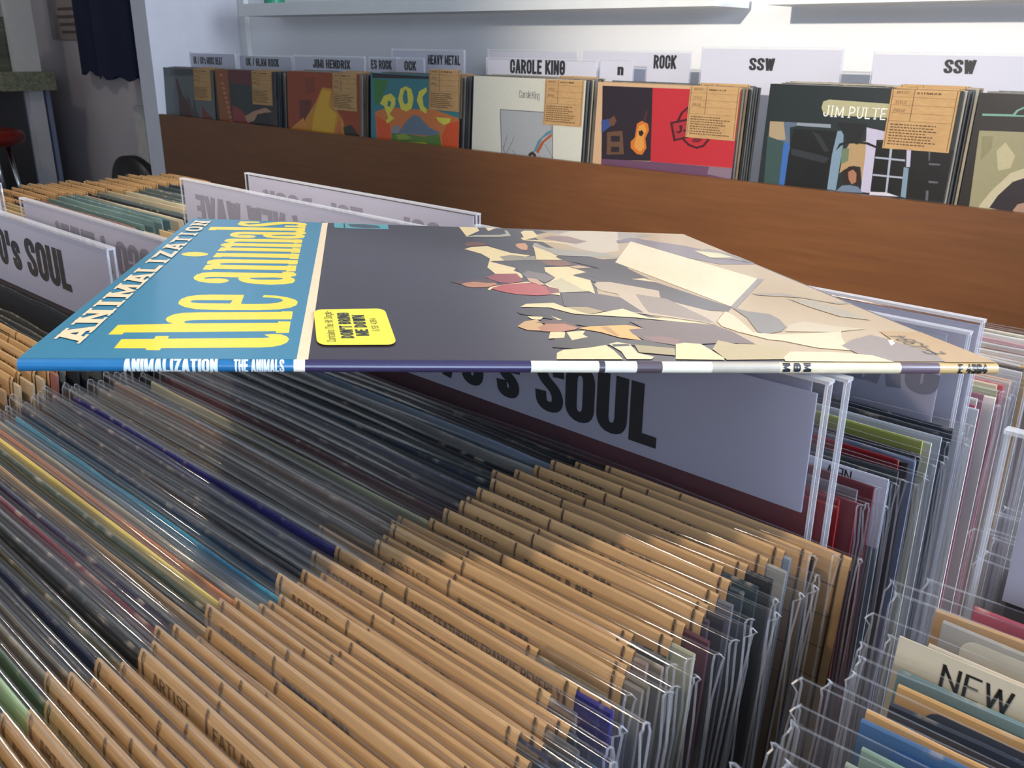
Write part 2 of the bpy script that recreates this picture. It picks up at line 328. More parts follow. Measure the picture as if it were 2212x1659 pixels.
ALBUM_PRINT = """377f9c 0,0 770,0 770,3130 0,3130
f4dcb4 770,0 804,0 804,3130 770,3130
322932 804,0 3130,0 3130,3130 804,3130
fbdc3c 230,128 228,236 323,243 321,276 361,282 362,247 651,267 673,275 652,311 677,320 705,317 725,292 735,255 730,211 714,180 689,158 649,149 364,133 364,108 323,110 323,130
fbdc3c 176,292 177,420 322,441 345,449 323,471 311,503 310,539 323,582 351,609 408,620 685,644 686,656 725,656 727,531 685,527 456,508 400,501 380,488 375,471 385,455 407,453 685,476 684,498 726,498 729,337 687,334 687,359 217,319 217,294
fbdc3c 526,930 530,773 553,768 629,780 663,799 678,831 679,844 665,874 635,888 597,892 600,932 647,927 692,898 724,856 735,818 732,762 713,716 671,684 604,667 470,660 385,668 340,702 312,749 306,790 308,841 325,886 353,910 401,925|494,830 492,773 387,769 356,777 346,793 352,814 380,823
fbdc3c 437,1215 431,1177 404,1150 362,1154 324,1174 297,1220 286,1268 290,1328 308,1374 349,1393 443,1395 633,1402 645,1416 631,1433 659,1447 686,1432 701,1392 700,1348 677,1319 698,1279 703,1237 696,1187 665,1157 605,1141 544,1151 496,1183 475,1222 468,1263 470,1285 393,1288 348,1283 330,1260 336,1237 353,1245 391,1255 420,1246|511,1279 609,1300 647,1290 650,1270 631,1251 551,1243 519,1256
fbdc3c 432,2473 425,2436 399,2408 358,2408 322,2424 296,2466 288,2512 294,2570 312,2615 353,2636 443,2646 626,2669 638,2683 624,2698 652,2714 677,2702 691,2665 690,2623 667,2594 687,2557 691,2517 684,2468 653,2436 595,2416 536,2421 489,2448 470,2483 464,2522 467,2544 392,2541 348,2532 330,2508 335,2486 352,2496 389,2508 416,2502|506,2541 601,2570 638,2564 640,2545 621,2525 544,2510 513,2520
fbdc3c 297,1448 296,1565 323,1569 296,1595 290,1629 292,1677 314,1711 356,1723 690,1748 693,1630 652,1625 652,1647 385,1626 353,1612 351,1592 361,1574 391,1574 651,1586 651,1601 691,1600 693,1455 653,1450 653,1477 336,1471 337,1445
fbdc3c 297,1770 299,1896 647,1921 646,1937 689,1925 690,1773 649,1774 648,1801 336,1793 336,1772
fbdc3c 266,1851 266,1835 262,1820 254,1806 243,1794 230,1786 215,1782 200,1782 184,1786 171,1793 159,1805 151,1818 147,1834 146,1850 150,1866 157,1880 168,1892 182,1900 197,1905 213,1905 228,1901 242,1893 254,1881 262,1867
fbdc3c 294,1951 299,2068 646,2083 645,2100 686,2102 688,1961 645,1959 645,1982 334,1973 333,1950
fbdc3c 324,2214 645,2243 644,2259 685,2250 686,2131 644,2114 644,2129 349,2119 345,2094 335,2055 291,2119 285,2157 299,2202
fbdc3c 287,2276 291,2337 318,2365 642,2400 642,2411 683,2402 684,2286 644,2269 644,2287 362,2271 344,2248 337,2191 317,2223
fbdc3c 155,2657 153,2788 636,2850 637,2875 677,2884 682,2714 636,2689 635,2731 195,2681 194,2659
fbdc3c 286,3069 397,3080 400,3013 349,3008 320,2969 347,2935 400,2970 458,3050 521,3099 609,3109 669,3074 684,3010 670,2947 679,2939 679,2894 557,2881 555,2948 618,2949 638,2990 614,3024 549,3010 488,2940 429,2879 368,2856 315,2876 283,2934 286,2994
4f9ea6 842,3125 899,3130 902,2915 847,2914
4f9ea6 907,3128 1172,3130 1170,2917 911,2906
3c4a55 926,3087 1021,3119 1111,3059 1123,2962 1033,2932 944,2968
b89c74 2652,3130 3130,3130 3116,1616 3115,738 3130,0 2527,12 2161,97 2287,222 2192,527 2014,796 1987,1066 2059,1385 2305,1913 2075,2330 2036,2817 2239,3098
9c8f80 2114,3072 2646,3130 2889,3021 2695,2787 2475,2842 2285,2904
e6cd94 1624,3130 1742,3130 1734,2978 1620,2710
e6cd94 1794,3130 1907,3130 1866,3130 1792,2978
a5a18a 1907,3130 2192,3130 2419,3130 2394,3130 2177,3130 1877,3119 1864,3130
a5a18a 1603,2690 1683,2780 1841,2821 1887,2882 1903,3049 1919,3015 1903,2788 1827,2732
e6cd94 1996,2976 2036,3051 2090,3050 2076,2814 2027,2719 1970,2659 2156,2611 2177,2503 2144,2554 1948,2622 1946,2704 1976,2761
c9b89c 2221,2912 2335,3082 2463,3130 2675,3130 2441,2306 2314,2214 2242,2303 2177,2503 2156,2611 2276,2649 2341,2644 2267,2833
8a6a62 2079,2729 2166,2848 2271,2851 2346,2645 2248,2531 2166,2613 2128,2671
6b3a2a 1581,2462 1657,2507 1700,2468 1689,2390 1628,2350 1569,2326
33303a 1694,2561 1858,2705 1917,2585 1854,2388 1852,2242 1903,2166 1886,2055 1788,2135 1741,2238 1696,2376
c98f66 1862,2419 1891,2492 1938,2509 1932,2401 1900,2249 1869,2259 1860,2330
e6cd94 1548,2222 1594,2301 1693,2352 1741,2238 1788,2135 1884,2068 1849,2024 1777,2066 1705,2003 1711,1877 1639,1855 1719,1723 1737,1679 1709,1597 1738,1514 1718,1408 1710,1417 1710,1521 1605,1499 1592,1672 1644,1930 1619,2082
8f8470 1705,2003 1777,2066 1840,2022 1905,2058 1888,1926 1794,1908 1746,1882 1710,1872
e6cd94 1960,2405 1996,2519 2002,2294 2035,2077 2014,2042 2029,1946 1889,1932 1952,2315
a09a88 1960,2405 2005,2530 2034,2358 2103,2325 2308,2228 2391,2129 2375,2072 2232,2079 2043,2091 2004,2237
3a3538 1629,1842 1745,1874 1812,1916 1884,1926 1971,1925 2041,1922 2053,1801 1891,1744 1869,1594 1880,1435 1805,1317 1785,1415 1729,1471 1735,1667
6e625e 1736,1514 1777,1605 1847,1526 1880,1435 1803,1307 1781,1394 1738,1410
7a4a34 1904,1916 2043,1927 2049,1800 1978,1755 1920,1784
caa27c 2018,1760 2081,1792 2129,1739 2049,1694
e6cd94 1884,1709 2015,1748 2075,1592 1979,1498 2037,1391 1976,1074 1963,1126 1826,1096 1793,1258 1880,1435 1865,1594
c4b58c 1795,1287 1907,1428 1942,1179 1963,1126 1826,1092 1835,1169
2f272e 1979,1498 2075,1592 2134,1693 2266,1686 2172,1354 2039,1351 2037,1391
8e2f33 1544,1409 1602,1488 1710,1521 1710,1407 1703,1326 1646,1282 1590,1286
b0403a 1529,1150 1603,1249 1743,1292 1787,1229 1831,1150 1817,1060 1709,1017 1623,1035 1564,1091
7d2c30 1787,1229 1835,1169 1815,1060 1774,1074
b5764f 1410,1240 1438,1290 1483,1323 1571,1284 1572,1237 1519,1176 1455,1161 1425,1186
4a2c26 1372,1283 1409,1335 1439,1300 1488,1363 1561,1371 1579,1285 1532,1271 1479,1294 1430,1261 1408,1225
e6cd94 1511,1121 1535,1187 1645,1272 1721,1318 1744,1301 1602,1243 1543,1169 1520,1108
c99a78 1738,1410 1781,1394 1793,1258 1766,1256 1734,1330
e6cd94 1774,1057 1821,1087 1810,1025
b09f74 2025,1281 2059,1353 2149,1273 2090,1066 2018,1149
2f272e 2355,2038 2323,1718 2353,1364 2481,935 2509,851 2458,766 2367,783 2237,954 2288,1156 2183,1259 2059,1488 1979,1511 2093,1622 2168,1716 2070,1903
6b6068 2546,2715 2686,2870 2855,2670 2936,2586 3056,2329 3104,2082 3127,1966 2901,1937 2769,2158 2638,2682 2524,2613
e6cd94 2253,1445 2325,1469 2365,1365
eed4aa 2634,2703 2934,1532 2509,862 2308,1913
877a74 2934,1532 2962,1518 2513,819 2509,862
c0a888 2021,1243 2060,1349 2121,1355 2296,1170 2244,993 2367,783 2426,741 2333,583 2308,520 2260,579 2005,737 2081,1084 2018,1187
8b7866 2162,1091 2273,995 2316,645 2316,540 2257,600 2103,721 2118,836
4a3a3c 1827,1088 1990,1076 2070,1005 2082,719 1931,732 1777,813
e6cd94 1594,789 1630,849 1749,874 1774,801 1855,673 2014,787 2040,717 2075,632 2172,616 2292,529 2201,555 2024,629 1787,679 1710,785
a8905c 1774,801 1868,807 1921,731 1845,672
2e2420 1565,709 1589,732 1703,751 1782,657 1986,585 1955,512 1787,475 1705,529 1669,588 1568,666
2e2420 1589,174 1646,365 1764,379 1832,292 1942,278 2031,204 2015,170 1813,223 1769,188 1658,160
c89c60 1523,462 1565,542 1619,575 1625,486 1599,400 1550,407
b0704a 1594,446 1659,537 1717,540 1749,453 1728,424 1664,384 1602,391
5a3826 1600,524 1680,572 1746,502 1751,444 1710,510 1643,506
e0a548 1742,444 1796,475 1948,506 1996,455 1932,433 1930,377 1933,278 1865,311 1813,390
b87f3a 1832,467 1865,482 1870,329 1852,346
5a403a 1975,564 2062,589 2157,573 2238,547 2298,519 2329,422 2340,240 2233,254 2034,213 1942,278 1927,367 1932,433 1996,455
7b4f42 1958,332 2029,335 2080,292 2037,221 1969,262
e6cd94 1601,287 1627,382 1682,385 1660,303
e6cd94 1687,385 1761,407 1738,351 1748,315 1679,269
e6cd94 1590,625 1651,618 1632,570 1599,574
e6cd94 1685,641 1714,574 1698,565
e6cd94 1571,27 1589,103 1621,143 1712,170 1783,208 1791,140 1791,31
d5cb9c 1796,222 1834,249 1872,224 1865,110 1906,64 1888,33 1803,32 1813,124
2e2420 1808,219 1867,224 1867,199 1803,186
a08f5c 1887,217 2015,170 1985,81 1871,118
e6cd94 1970,35 2040,230 2078,248 2133,233 2145,54 2136,31
b39c66 2149,166 2219,288 2264,237 2365,232 2448,208 2376,43 2145,31
d9c69c 2335,583 2447,765 2451,697 2434,567 2407,406 2454,380 2531,373 2487,280 2421,304 2349,423 2321,500
6f675f 2507,850 2545,770 2619,728 2622,640 2589,512 2530,430 2452,388 2429,416 2490,654
d9c69c 2415,405 2508,381 2738,429 2786,450 2728,342 2661,162 2553,193 2426,331 2343,421
c3b08c 2609,533 2705,601 2781,542 2910,486 2738,429 2546,430
a99a80 2859,1039 2970,1021 3016,776 3024,640 2919,701 2873,887
9c8c78 2731,1151 2888,1164 3018,999 3130,970 3049,945 2935,1072 2743,1111
8d837a 2927,2396 3053,2484 3095,2354 3128,2250 3130,2004 3041,2112 2934,2138
dccf9a 2924,2386 3053,2326 3084,2180 2932,2150
5d6455 3046,2507 3088,2376 3130,2024 3089,2018 3096,2245
7d6a60 2663,227 2760,317 2876,391 2922,309 2969,147 2944,26 2743,22 2664,79
dcc9a0 2362,66 2421,139 2592,137 2709,98 2741,5 2344,9
b38a4a 2949,452 3120,444 3130,152 3130,0 2932,8 2978,147 2914,295
e8e4d8 2896,308 2923,323 2901,268 2863,233"""
COVER_PRINT = {
1: """5f6765 -1560,-3120 1560,-3120 1560,0 -1560,0
4a5252 -1484,0 455,0 486,-201 -1464,-287
3a4042 -963,-55 445,-36 428,-172 -954,-226
4a2624 -698,-265 -547,-353 -287,-808 126,-1068 411,-1301 636,-1504 -584,-1560 -565,-944
55443e -193,-588 -29,-797 146,-913 233,-1217 541,-1263 698,-1501 257,-1527 2,-1043
7a3222 823,-974 982,-1179 1326,-1342 1544,-1542 817,-1540
4a4440 304,-906 399,-902 573,-1508 321,-1523""",
2: """2c2326 -1560,-3120 1560,-3120 1560,0 -1560,0
96500f -1565,0 -854,0 -752,-1566 -1393,-1606
641c22 -854,0 433,0 663,-404 -694,-366
24302c -648,-479 -195,-378 497,-494 741,-765 401,-1036 8,-1200 -416,-990
902a28 -696,-974 -256,-1069 58,-1255 253,-1532 -695,-1562
b58a6a -52,-1261 396,-1093 1040,-961 1343,-1057 603,-1182 430,-1349 98,-1426
151216 369,-1438 604,-1167 1083,-1085 1316,-1465 896,-1520
3c2622 1295,-1018 1565,-1047 1565,-1507 1416,-1515
6d5038 1533,-1284 1565,-1275 1565,-1411 1549,-1422
c87a50 -1263,-355 -1102,-356 -1084,-413 -1212,-427
c87a50 -1213,-488 -1052,-488 -1035,-546 -1162,-559
c87a50 -1163,-621 -1002,-620 -985,-678 -1113,-692
c87a50 -1113,-753 -952,-752 -935,-810 -1063,-825
c87a50 -1063,-886 -903,-885 -886,-943 -1013,-957
c87a50 -1013,-1019 -853,-1017 -836,-1075 -963,-1090
c87a50 -963,-1152 -803,-1150 -786,-1208 -913,-1223
c87a50 -913,-1285 -753,-1282 -736,-1340 -863,-1356
c87a50 -863,-1419 -703,-1415 -686,-1473 -813,-1490
c87a50 -1325,-124 -1152,-126 -1131,-192 -1247,-204""",
3: """9c3f14 -1560,-3120 1560,-3120 1560,0 -1560,0
863510 -765,-155 -347,-117 -315,-479 -691,-599
6a2c12 -1027,-720 -462,-695 -572,-1124 -1010,-1365
d08a20 -279,-739 7,-363 538,-395 612,-903 868,-1146 1034,-1523 -973,-1608 -763,-1189
e0ac26 -188,-735 5,-415 360,-453 261,-818 610,-1006 417,-1592 -498,-1602 -384,-1061
c67030 511,-1428 740,-1051 859,-1561
2e2c22 865,-1301 1210,-1228 1565,-1501 946,-1581
d98a2c -1555,-1537 -857,-1167 -591,-1582 -1509,-1603""",
4: """3a7f86 -1560,-3120 1560,-3120 1560,0 -1560,0
2a1a1e -1530,-17 543,-35 545,-89 -1487,-125
3f7d3c -1465,-145 -893,-153 -1060,-470 -1273,-741 -1403,-747
d77a3a -1403,-907 -848,-773 -68,-785 715,-746 1542,-898 1565,-1632 -1318,-1653
e2551c -1360,-1011 -846,-1140 -781,-1613 -1318,-1626
e2551c 998,-1330 1177,-1043 1565,-945 1565,-1632 1046,-1629
6a7a8a -510,-1330 -226,-1051 14,-909 213,-923 571,-1156 919,-1234 922,-1335 -761,-1373
8d8f98 -783,-1242 -470,-1170 -510,-1356 -782,-1374
5a7f2e -782,-1374 -222,-1362 420,-1370 921,-1285 1027,-1631 -781,-1613
b8b435 -633,-1629 -138,-1539 423,-1498 738,-1602 584,-1666
8aa03a -635,-1417 -304,-1342 -17,-1452 -508,-1514
e3d84c -1209,-712 -1060,-522 -808,-460 -641,-556 -640,-711 -785,-874 -868,-931 -679,-1025 -931,-1159 -995,-1096 -889,-1037 -1059,-757|-912,-620 -786,-653 -827,-772 -932,-751
e3d84c -538,-577 -458,-343 -277,-273 -75,-329 16,-527 -49,-759 -229,-845 -433,-804|-375,-493 -296,-337 -215,-385 -183,-638 -271,-693 -353,-633
e3d84c 127,-573 202,-369 453,-272 474,-358 322,-489 365,-688 484,-757 467,-859 270,-794
e3d84c 796,-916 1285,-913 1251,-1014 1066,-1070 913,-1022""",
5: """dcd9c8 -1560,-3120 1560,-3120 1560,0 -1560,0
55565a -744,-659 754,-650 840,-1755 -623,-1889
aeb0b0 -720,-674 734,-664 825,-1756 -606,-1888
5f8a98 272,-1481 381,-1242 616,-1043 750,-989 754,-1045 502,-1187 365,-1450
b5562c 350,-1474 476,-1258 755,-1056 760,-1124 569,-1251 415,-1492
3a3028 138,-1631 146,-1514 254,-1459 354,-1520 361,-1624|218,-1625 213,-1555 276,-1538 297,-1618
787a7c -611,-1504 -525,-1261 -497,-1164 -484,-1163 -505,-1259 -591,-1503
787a7c -538,-1618 -355,-1319 -297,-1197 -284,-1197 -336,-1317 -517,-1616
787a7c 573,-1296 775,-1508 812,-1597 824,-1596 793,-1507 591,-1295
787a7c -172,-1611 -345,-1483 -446,-1467 -433,-1466 -326,-1482 -153,-1609
787a7c 403,-1539 660,-1633 817,-1665 830,-1664 679,-1631 421,-1538
787a7c 590,-708 694,-858 734,-990 747,-990 712,-857 609,-707
787a7c -469,-1636 -577,-1525 -617,-1409 -604,-1408 -556,-1524 -449,-1634""",
6: """d8b088 -1560,-3120 1560,-3120 1560,0 -1560,0
2c2029 -1451,-69 -279,-65 -178,-1386 -1344,-1457
c42c36 -279,-65 1565,-49 1565,-1359 -177,-1395
6d4862 -1350,-1447 -177,-1395 1565,-1362 1565,-1756 -1310,-2087
8a7280 1098,-1376 1565,-1368 1565,-1558 1072,-1509
3a4f8a -1414,-722 -1240,-672 -1175,-806 -1391,-959
6d4838 -1238,-692 -1119,-607 -1047,-700 -1100,-801 -1201,-808
6a4a36 -1253,-929 -892,-876 -809,-1312 -1224,-1356|-1152,-992 -944,-977 -933,-1085 -1141,-1100|-1132,-1199 -935,-1184 -925,-1282 -1122,-1298
d4762c -563,-729 -449,-665 -312,-714 -276,-826 -342,-984 -299,-1154 -381,-1286 -503,-1287 -661,-1182 -674,-1066 -585,-982
e29a44 -511,-765 -395,-719 -335,-830 -392,-968 -349,-1138 -435,-1242 -590,-1157 -558,-999
2c1a16 -512,-861 -431,-836 -388,-891 -430,-951 -492,-936
4a2a2a -435,-683 -375,-471 -340,-470 -374,-699
4a141c 316,-620 387,-469 529,-352 697,-290 958,-295 1039,-922 946,-1039 798,-1087 615,-1046 468,-945|372,-617 434,-485 555,-378 702,-325 920,-333 994,-907 919,-1004 794,-1050 633,-1007 510,-923
4a141c 172,-657 727,-523 853,-825 292,-995
b03038 232,-681 711,-570 807,-810 327,-945
4a141c 360,-710 448,-690 451,-714 447,-807 399,-841 337,-833 328,-796 373,-812 400,-791 392,-727
4a141c 502,-674 593,-653 592,-677 592,-766 545,-800 483,-791 474,-759 514,-771 545,-750 538,-694
4a141c 482,-786 504,-781 508,-808 486,-813
4a141c 654,-729 657,-664 698,-638 706,-670 684,-708 711,-743 717,-761 680,-764
7a2028 496,-445 581,-413 713,-415 722,-487 570,-505
7a2028 669,-939 773,-886 908,-913 828,-974 719,-982""",
7: """20292b -1560,-3120 1560,-3120 1560,0 -1560,0
b8b088 -599,-341 -583,-243 -483,-210 1019,-242 1062,-475 583,-439 -486,-451 -553,-426
5e6d80 -1479,-607 -983,-598 -995,-658 -1103,-685 -1051,-1025 -1120,-1629 -1445,-1641
b09a78 -1479,-607 -1228,-602 -1151,-890 -1343,-904 -1466,-851
39504c -1489,-853 -1156,-931 -1142,-1631 -1443,-1652
3c6aae -1178,-933 -1063,-945 -1061,-1633 -1160,-1633
111417 -1033,-701 -382,-698 -278,-691 -308,-1284 -296,-1624 -1061,-1633 -1051,-1025
8f98a0 -983,-598 -399,-592 -390,-650 -997,-648
2e3236 -1029,-1023 -512,-1082 -334,-1127 -405,-1213 -1014,-1124
2a2f33 -700,-719 -563,-769 -353,-1010 -434,-1036
7f97a8 -268,-690 -166,-674 -140,-895 -144,-1249 -146,-1628 -296,-1624 -301,-1065
b5956a -41,-868 234,-810 266,-1115 265,-1466 202,-1217 78,-1209 -55,-1280 -128,-1347 -114,-1050
6e7d60 -151,-955 -28,-945 -16,-1139 -130,-1208
c3bcd0 199,-602 563,-654 602,-764 389,-779 411,-1025 431,-1605 268,-1603 250,-1019
0f1114 392,-798 868,-856 923,-1589 424,-1566
aab0bc 618,-857 657,-854 696,-1576 665,-1569
aab0bc 413,-1035 883,-1042 888,-1070 414,-1063
aab0bc 420,-1304 901,-1305 902,-1333 421,-1333
c3bcd0 878,-856 945,-860 978,-1147 921,-1152
7f97a8 884,-1155 962,-1167 996,-1619 917,-1609
0c0c10 965,-867 1565,-849 1565,-1612 1005,-1618
5d6066 1244,-1063 1418,-1060 1422,-1084 1259,-1093
5d6066 1292,-1323 1430,-1323 1436,-1351 1298,-1356
5d6066 1211,-885 1238,-883 1256,-1029 1238,-1030
5d6066 1282,-1474 1319,-1470 1337,-1618 1300,-1623
16181a -300,-557 189,-546 142,-740 104,-877 40,-862 -61,-870 -142,-759
14181a -248,-1001 -205,-881 -49,-821 257,-827 490,-905 474,-929 243,-862 -44,-849 -178,-918
2c1a16 -61,-1499 -62,-1301 19,-1224 120,-1215 215,-1294 251,-1506 123,-1480
a87458 13,-1313 88,-1267 154,-1320 171,-1455 106,-1502 42,-1429
6f7f92 -144,-1638 -55,-1538 67,-1516 214,-1530 311,-1618
d8d0d8 428,-1586 684,-1567 888,-1612 416,-1636""",
8: """211c1c -1560,-3120 1560,-3120 1560,0 -1560,0
78a896 -1469,-288 -1061,-278 -1025,-216 -935,-165 -929,-191 -998,-229 -1027,-285 -911,-282 -907,-303 -1466,-319
9c9470 -1465,-527 -566,-502 -312,-1726 -1380,-1866
8c8560 -1416,-603 -1265,-592 -1247,-766 -1364,-953
bfb48c -1174,-796 -1082,-666 -914,-844 -945,-1022 -1102,-1072
c8bc98 -1257,-1592 -1130,-1360 -931,-1091 -634,-941 -469,-1746 -1293,-1855
2a2028 -1115,-1612 -1033,-1422 -874,-1209 -606,-1077 -497,-1608 -753,-1640
b08a74 -793,-1609 -746,-1514 -532,-1436 -469,-1746 -765,-1749"""}
COVER_AT = {1: (-2.728, 1.485, -0.079), 2: (-2.405, 1.485, -0.0768), 3: (-2.037, 1.485, -0.0728), 4: (-1.682, 1.485, -0.0677), 5: (-1.327, 1.485, -0.0652), 6: (-0.985, 1.485, -0.0668), 7: (-0.619, 1.485, -0.058), 8: (-0.285, 1.485, -0.0593)}

# ------------------------------------------------------------------ room
FZ = -1.06
struct('floor', MB().box(-9.5, 3.2, -2.5, 2.7, FZ - 0.05, FZ), M['floor'])
struct('ceiling', MB().box(-9.5, 3.2, -2.5, 2.7, 1.55, 1.6), M['ceiling'])
struct('wall_back', MB().box(-2.95, 3.2, 1.786, 1.88, FZ, 1.55), M['wall'])
struct('wall_far', MB().box(-9.5, -2.95, 2.62, 2.7, FZ, 1.55), M['farwall'])
struct('wall_left', MB().box(-9.6, -9.5, -2.5, 2.7, FZ, 1.55), M['farwall'])
pp = MB().box(-2.965, -2.87, 1.45, 1.786, FZ, 1.55)
struct('wall_partition', pp, M['post'])
struct('trim_1', MB().box(-2.868, -2.83, 1.768, 1.7855, FZ, 1.0), M['white'])
struct('trim_2', MB().box(-5.42, -5.30, 2.585, 2.62, FZ, -0.36), M['board'])
for k, (a, b, lab) in enumerate(((-2.66, -0.99, 'long white wall ledge above the left part of the record shelf'), (-0.885, 1.4, 'white wall ledge above the right end of the record shelf'))):
    t = thing('wall_ledge', lab, 'ledge', ((a + b) / 2, 1.72, 0.0725), group='white ledges on the wall'); h = (b - a) / 2
    for nm, bx in (('shelf_board', (-h, h, -0.06, 0.052, 0.0, 0.016)), ('front_lip', (-h, h, -0.078, -0.06, 0.0, 0.034))):
        link(nm, MB().box(*bx).mesh(nm, M['white']), t)
tag(link('green_tin', MB().lathe([(0, 0), (.03, 0), (.031, .003), (.031, .055), (.029, .058), (0, .058)], 24).mesh('green_tin', M['green']), None, (-2.55, 1.70, 0.0885)), 'small green tin standing on the left end of the wall ledge', 'tin')

# ------------------------------------------------------------------ wall record shelf (wood front, records face out)
sh = thing('wall_record_shelf', 'long brown wooden record rack running along the white wall', 'rack', (-1.0, 1.45, FZ))
def part(par, nm, m, *bx):
    o = par.location; return link(nm, MB().box(bx[0] - o.x, bx[1] - o.x, bx[2] - o.y, bx[3] - o.y, bx[4] - o.z, bx[5] - o.z).mesh(nm, m), par)
fp = part(sh, 'front_panel', M['wood'], -2.868, 1.3, 1.45, 1.464, -0.62, -0.2195)
part(sh, 'bottom_board', M['wood'], -2.868, 1.3, 1.464, 1.785, -0.405, -0.392)
part(sh, 'base_cabinet', M['wood'], -2.868, 1.3, 1.50, 1.785, FZ, -0.62)

# ------------------------------------------------------------------ record parts (shared meshes)
T = 0.0014; W = 0.312; HH = 0.312
def jacket_mesh(torn=False, seed=0):
    rnd = random.Random(seed); b = MB(); n = 14; rows = []
    for i in range(n + 1):
        x = -W / 2 + W * i / n; dz = -abs(rnd.gauss(0, 0.0012 if torn else 0.00035)); k = T / 2 - rnd.uniform(0, .00015)
        rows.append([(x, -k, -HH), (x, -k, -0.0006 + dz), (x, -k * .45, dz), (x, k * .45, dz), (x, k, -0.0006 + dz), (x, k, -HH)])
    vs = [p for r in rows for p in r]; fs = []
    for i in range(n):
        for j in range(6): fs.append((i * 6 + j, (i + 1) * 6 + j, (i + 1) * 6 + (j + 1) % 6, i * 6 + (j + 1) % 6))
    fs += [tuple(range(5, -1, -1)), tuple(n * 6 + j for j in range(6))]
    return b.add(vs, fs).mesh('jacket', M['jacket'])
JK = [jacket_mesh(False, s) for s in range(4)] + [jacket_mesh(True, 9 + s) for s in range(2)]
def film_mesh(seed, overL=0.009, overR=0.009, flare=.22):
    rnd = random.Random(seed); b = MB(); n = 16; x0 = -W / 2 - overL; x1 = W / 2 + overR
    prof = [(-.0015, -.30), (-.0015, -.05), (-.0015, -.012), (-.0016, .0002), (-.0014, .0016), (-.0008, .0027), (0, .0031), (.0007, .0027), (.0011, .0016), (.0011, .0002), (.0010, -.012), (.0010, -.05), (.0010, -.30)]
    m = len(prof); vs = []; fs = []; ph = rnd.uniform(0, 6)
    for i in range(n + 1):
        s = i / n; x = x0 + (x1 - x0) * s; e = max(0, abs(s - .5) * 2 - .9) * 10; rr = rnd.random()
        for j, (y, z) in enumerate(prof):
            k = 1 + e * flare * (.5 + .5 * rr) * (1 if z > -.06 else .3); wob = .00003 * math.sin(ph + s * 17 + j) + rnd.uniform(-.00002, .00002)
            top = .0007 * math.sin(ph * 2 + s * 9) if 2 < j < m - 3 else 0
            vs.append((x + (0.0012 * rnd.uniform(-1, 1) if i in (0, n) else 0), y * k + wob, z + top))
    for i in range(n):
        for j in range(m - 1): fs.append((i * m + j, i * m + j + 1, (i + 1) * m + j + 1, (i + 1) * m + j))
    b.add(vs, fs, 0)
    for i in (0, n):                                        # thickened open ends of the film
        for j in range(m - 1):
            p, q = Vector(vs[i * m + j]), Vector(vs[i * m + j + 1]); d = (q - p).normalized(); nn = Vector((0, d.z, -d.y)) * .00036; ex = Vector((.0005 if i else -.0005, 0, 0))
            b.add([p, q, q + nn, p + nn, p + ex, q + ex, q + nn + ex, p + nn + ex], [(0, 1, 2, 3), (7, 6, 5, 4), (3, 2, 6, 7), (0, 4, 5, 1)], 1)
    me = b.mesh('plastic_sleeve', [M['film'], M['rim']]); me.polygons.foreach_set('use_smooth', [q == 0 for q in b.mi]); return me
FM = [film_mesh(20 + s, .009, .007 + .003 * (s % 3)) for s in range(5)]
FL = [film_mesh(60 + s, .011 + .003 * (s % 3), .009, 1.5) for s in range(4)]
TW = 0.101
def tag_mesh(kind, value=None, seed=0):
    """kraft price card folded over the jacket's top edge; local x from the card's left edge"""
    rnd = random.Random(seed); b = MB(); y = -T / 2 - 0.0001; n = 6; vs = []; fs = []
    prof = [(y - .0002, -.088), (y - .0002, -.02), (y - .0003, -.002), (y + .0003, .0004), (0, .0011), (-y, .0004), (-y + .0002, -.004)]
    m = len(prof)
    for i in range(n + 1):
        dz = rnd.uniform(-.0003, .0003)
        for (py, pz) in prof: vs.append((TW * i / n, py + rnd.uniform(-.0001, .0001), pz + dz))
    for i in range(n):
        for j in range(m - 1): fs.append((i * m + j, (i + 1) * m + j, (i + 1) * m + j + 1, i * m + j + 1))
    b.add(vs, fs, 0)
    fn = lambda px, pz: (px, y - .0005, pz)
    def bar(x, w, z0, z1): b.poly([[(x, z0), (x + w, z0), (x + w, z1), (x, z1)]], fn, 1)
    for x in (.0022, .0350, TW - .0036):
        bar(x, .0008, -.046 if x == .0350 else -.086, -.0006)
        b.add([(x, y - .0005, -.0006), (x + .0008, y - .0005, -.0006), (x + .0008, y + .0002, .0012), (x, y + .0002, .0012)], [(0, 1, 2, 3)], 1)
    for k in range(4): bar(.0022, TW - .0055, -.0104 - .0118 * k, -.0107 - .0118 * k)
    if kind:
        for q in fit_text('ARTIST', .0085, .0275, -.0058, .0040, **TYPE): b.poly([q], fn, 1)
        for k, s in enumerate(('TITLE', 'COND')[:2]):
            for q in fit_text('TITLE', .0085, .0265, -.0206, .0042, **TYPE): b.poly([q], fn, 1)
            break
        for q in fit_text('PRICE', .0085, .0265, -.0324, .0042, **TYPE): b.poly([q], fn, 1)
    if value:
        L = min(len(value) * .0030, .0585)
        for q in fit_text(value, .0385,  .0385 + L, -.0058, .0038, **TYPE): b.poly([q], fn, 1)
    else:
        x = .040
        while x < .040 + (.022 + .03 * rnd.random()):       # typed line too small to read
            ww = rnd.uniform(.0012, .0022); bar(x, ww, -.0056, -.0024 - rnd.uniform(0, .0008)); x += ww + rnd.choice((.0006, .0006, .0022))
    for row in range(8):
        z = -.052 - row * .0042; x = .006 + .002 * rnd.random()
        while x < .062 + .03 * rnd.random():
            ww = rnd.uniform(.002, .006); bar(x, ww, z, z + .0016); x += ww + .0015
    return b.mesh('price_card', [M['kraft'], M['darkink']])
TM = [tag_mesh(k, None, 40 + k) for k in (1, 2, 3, 4)]
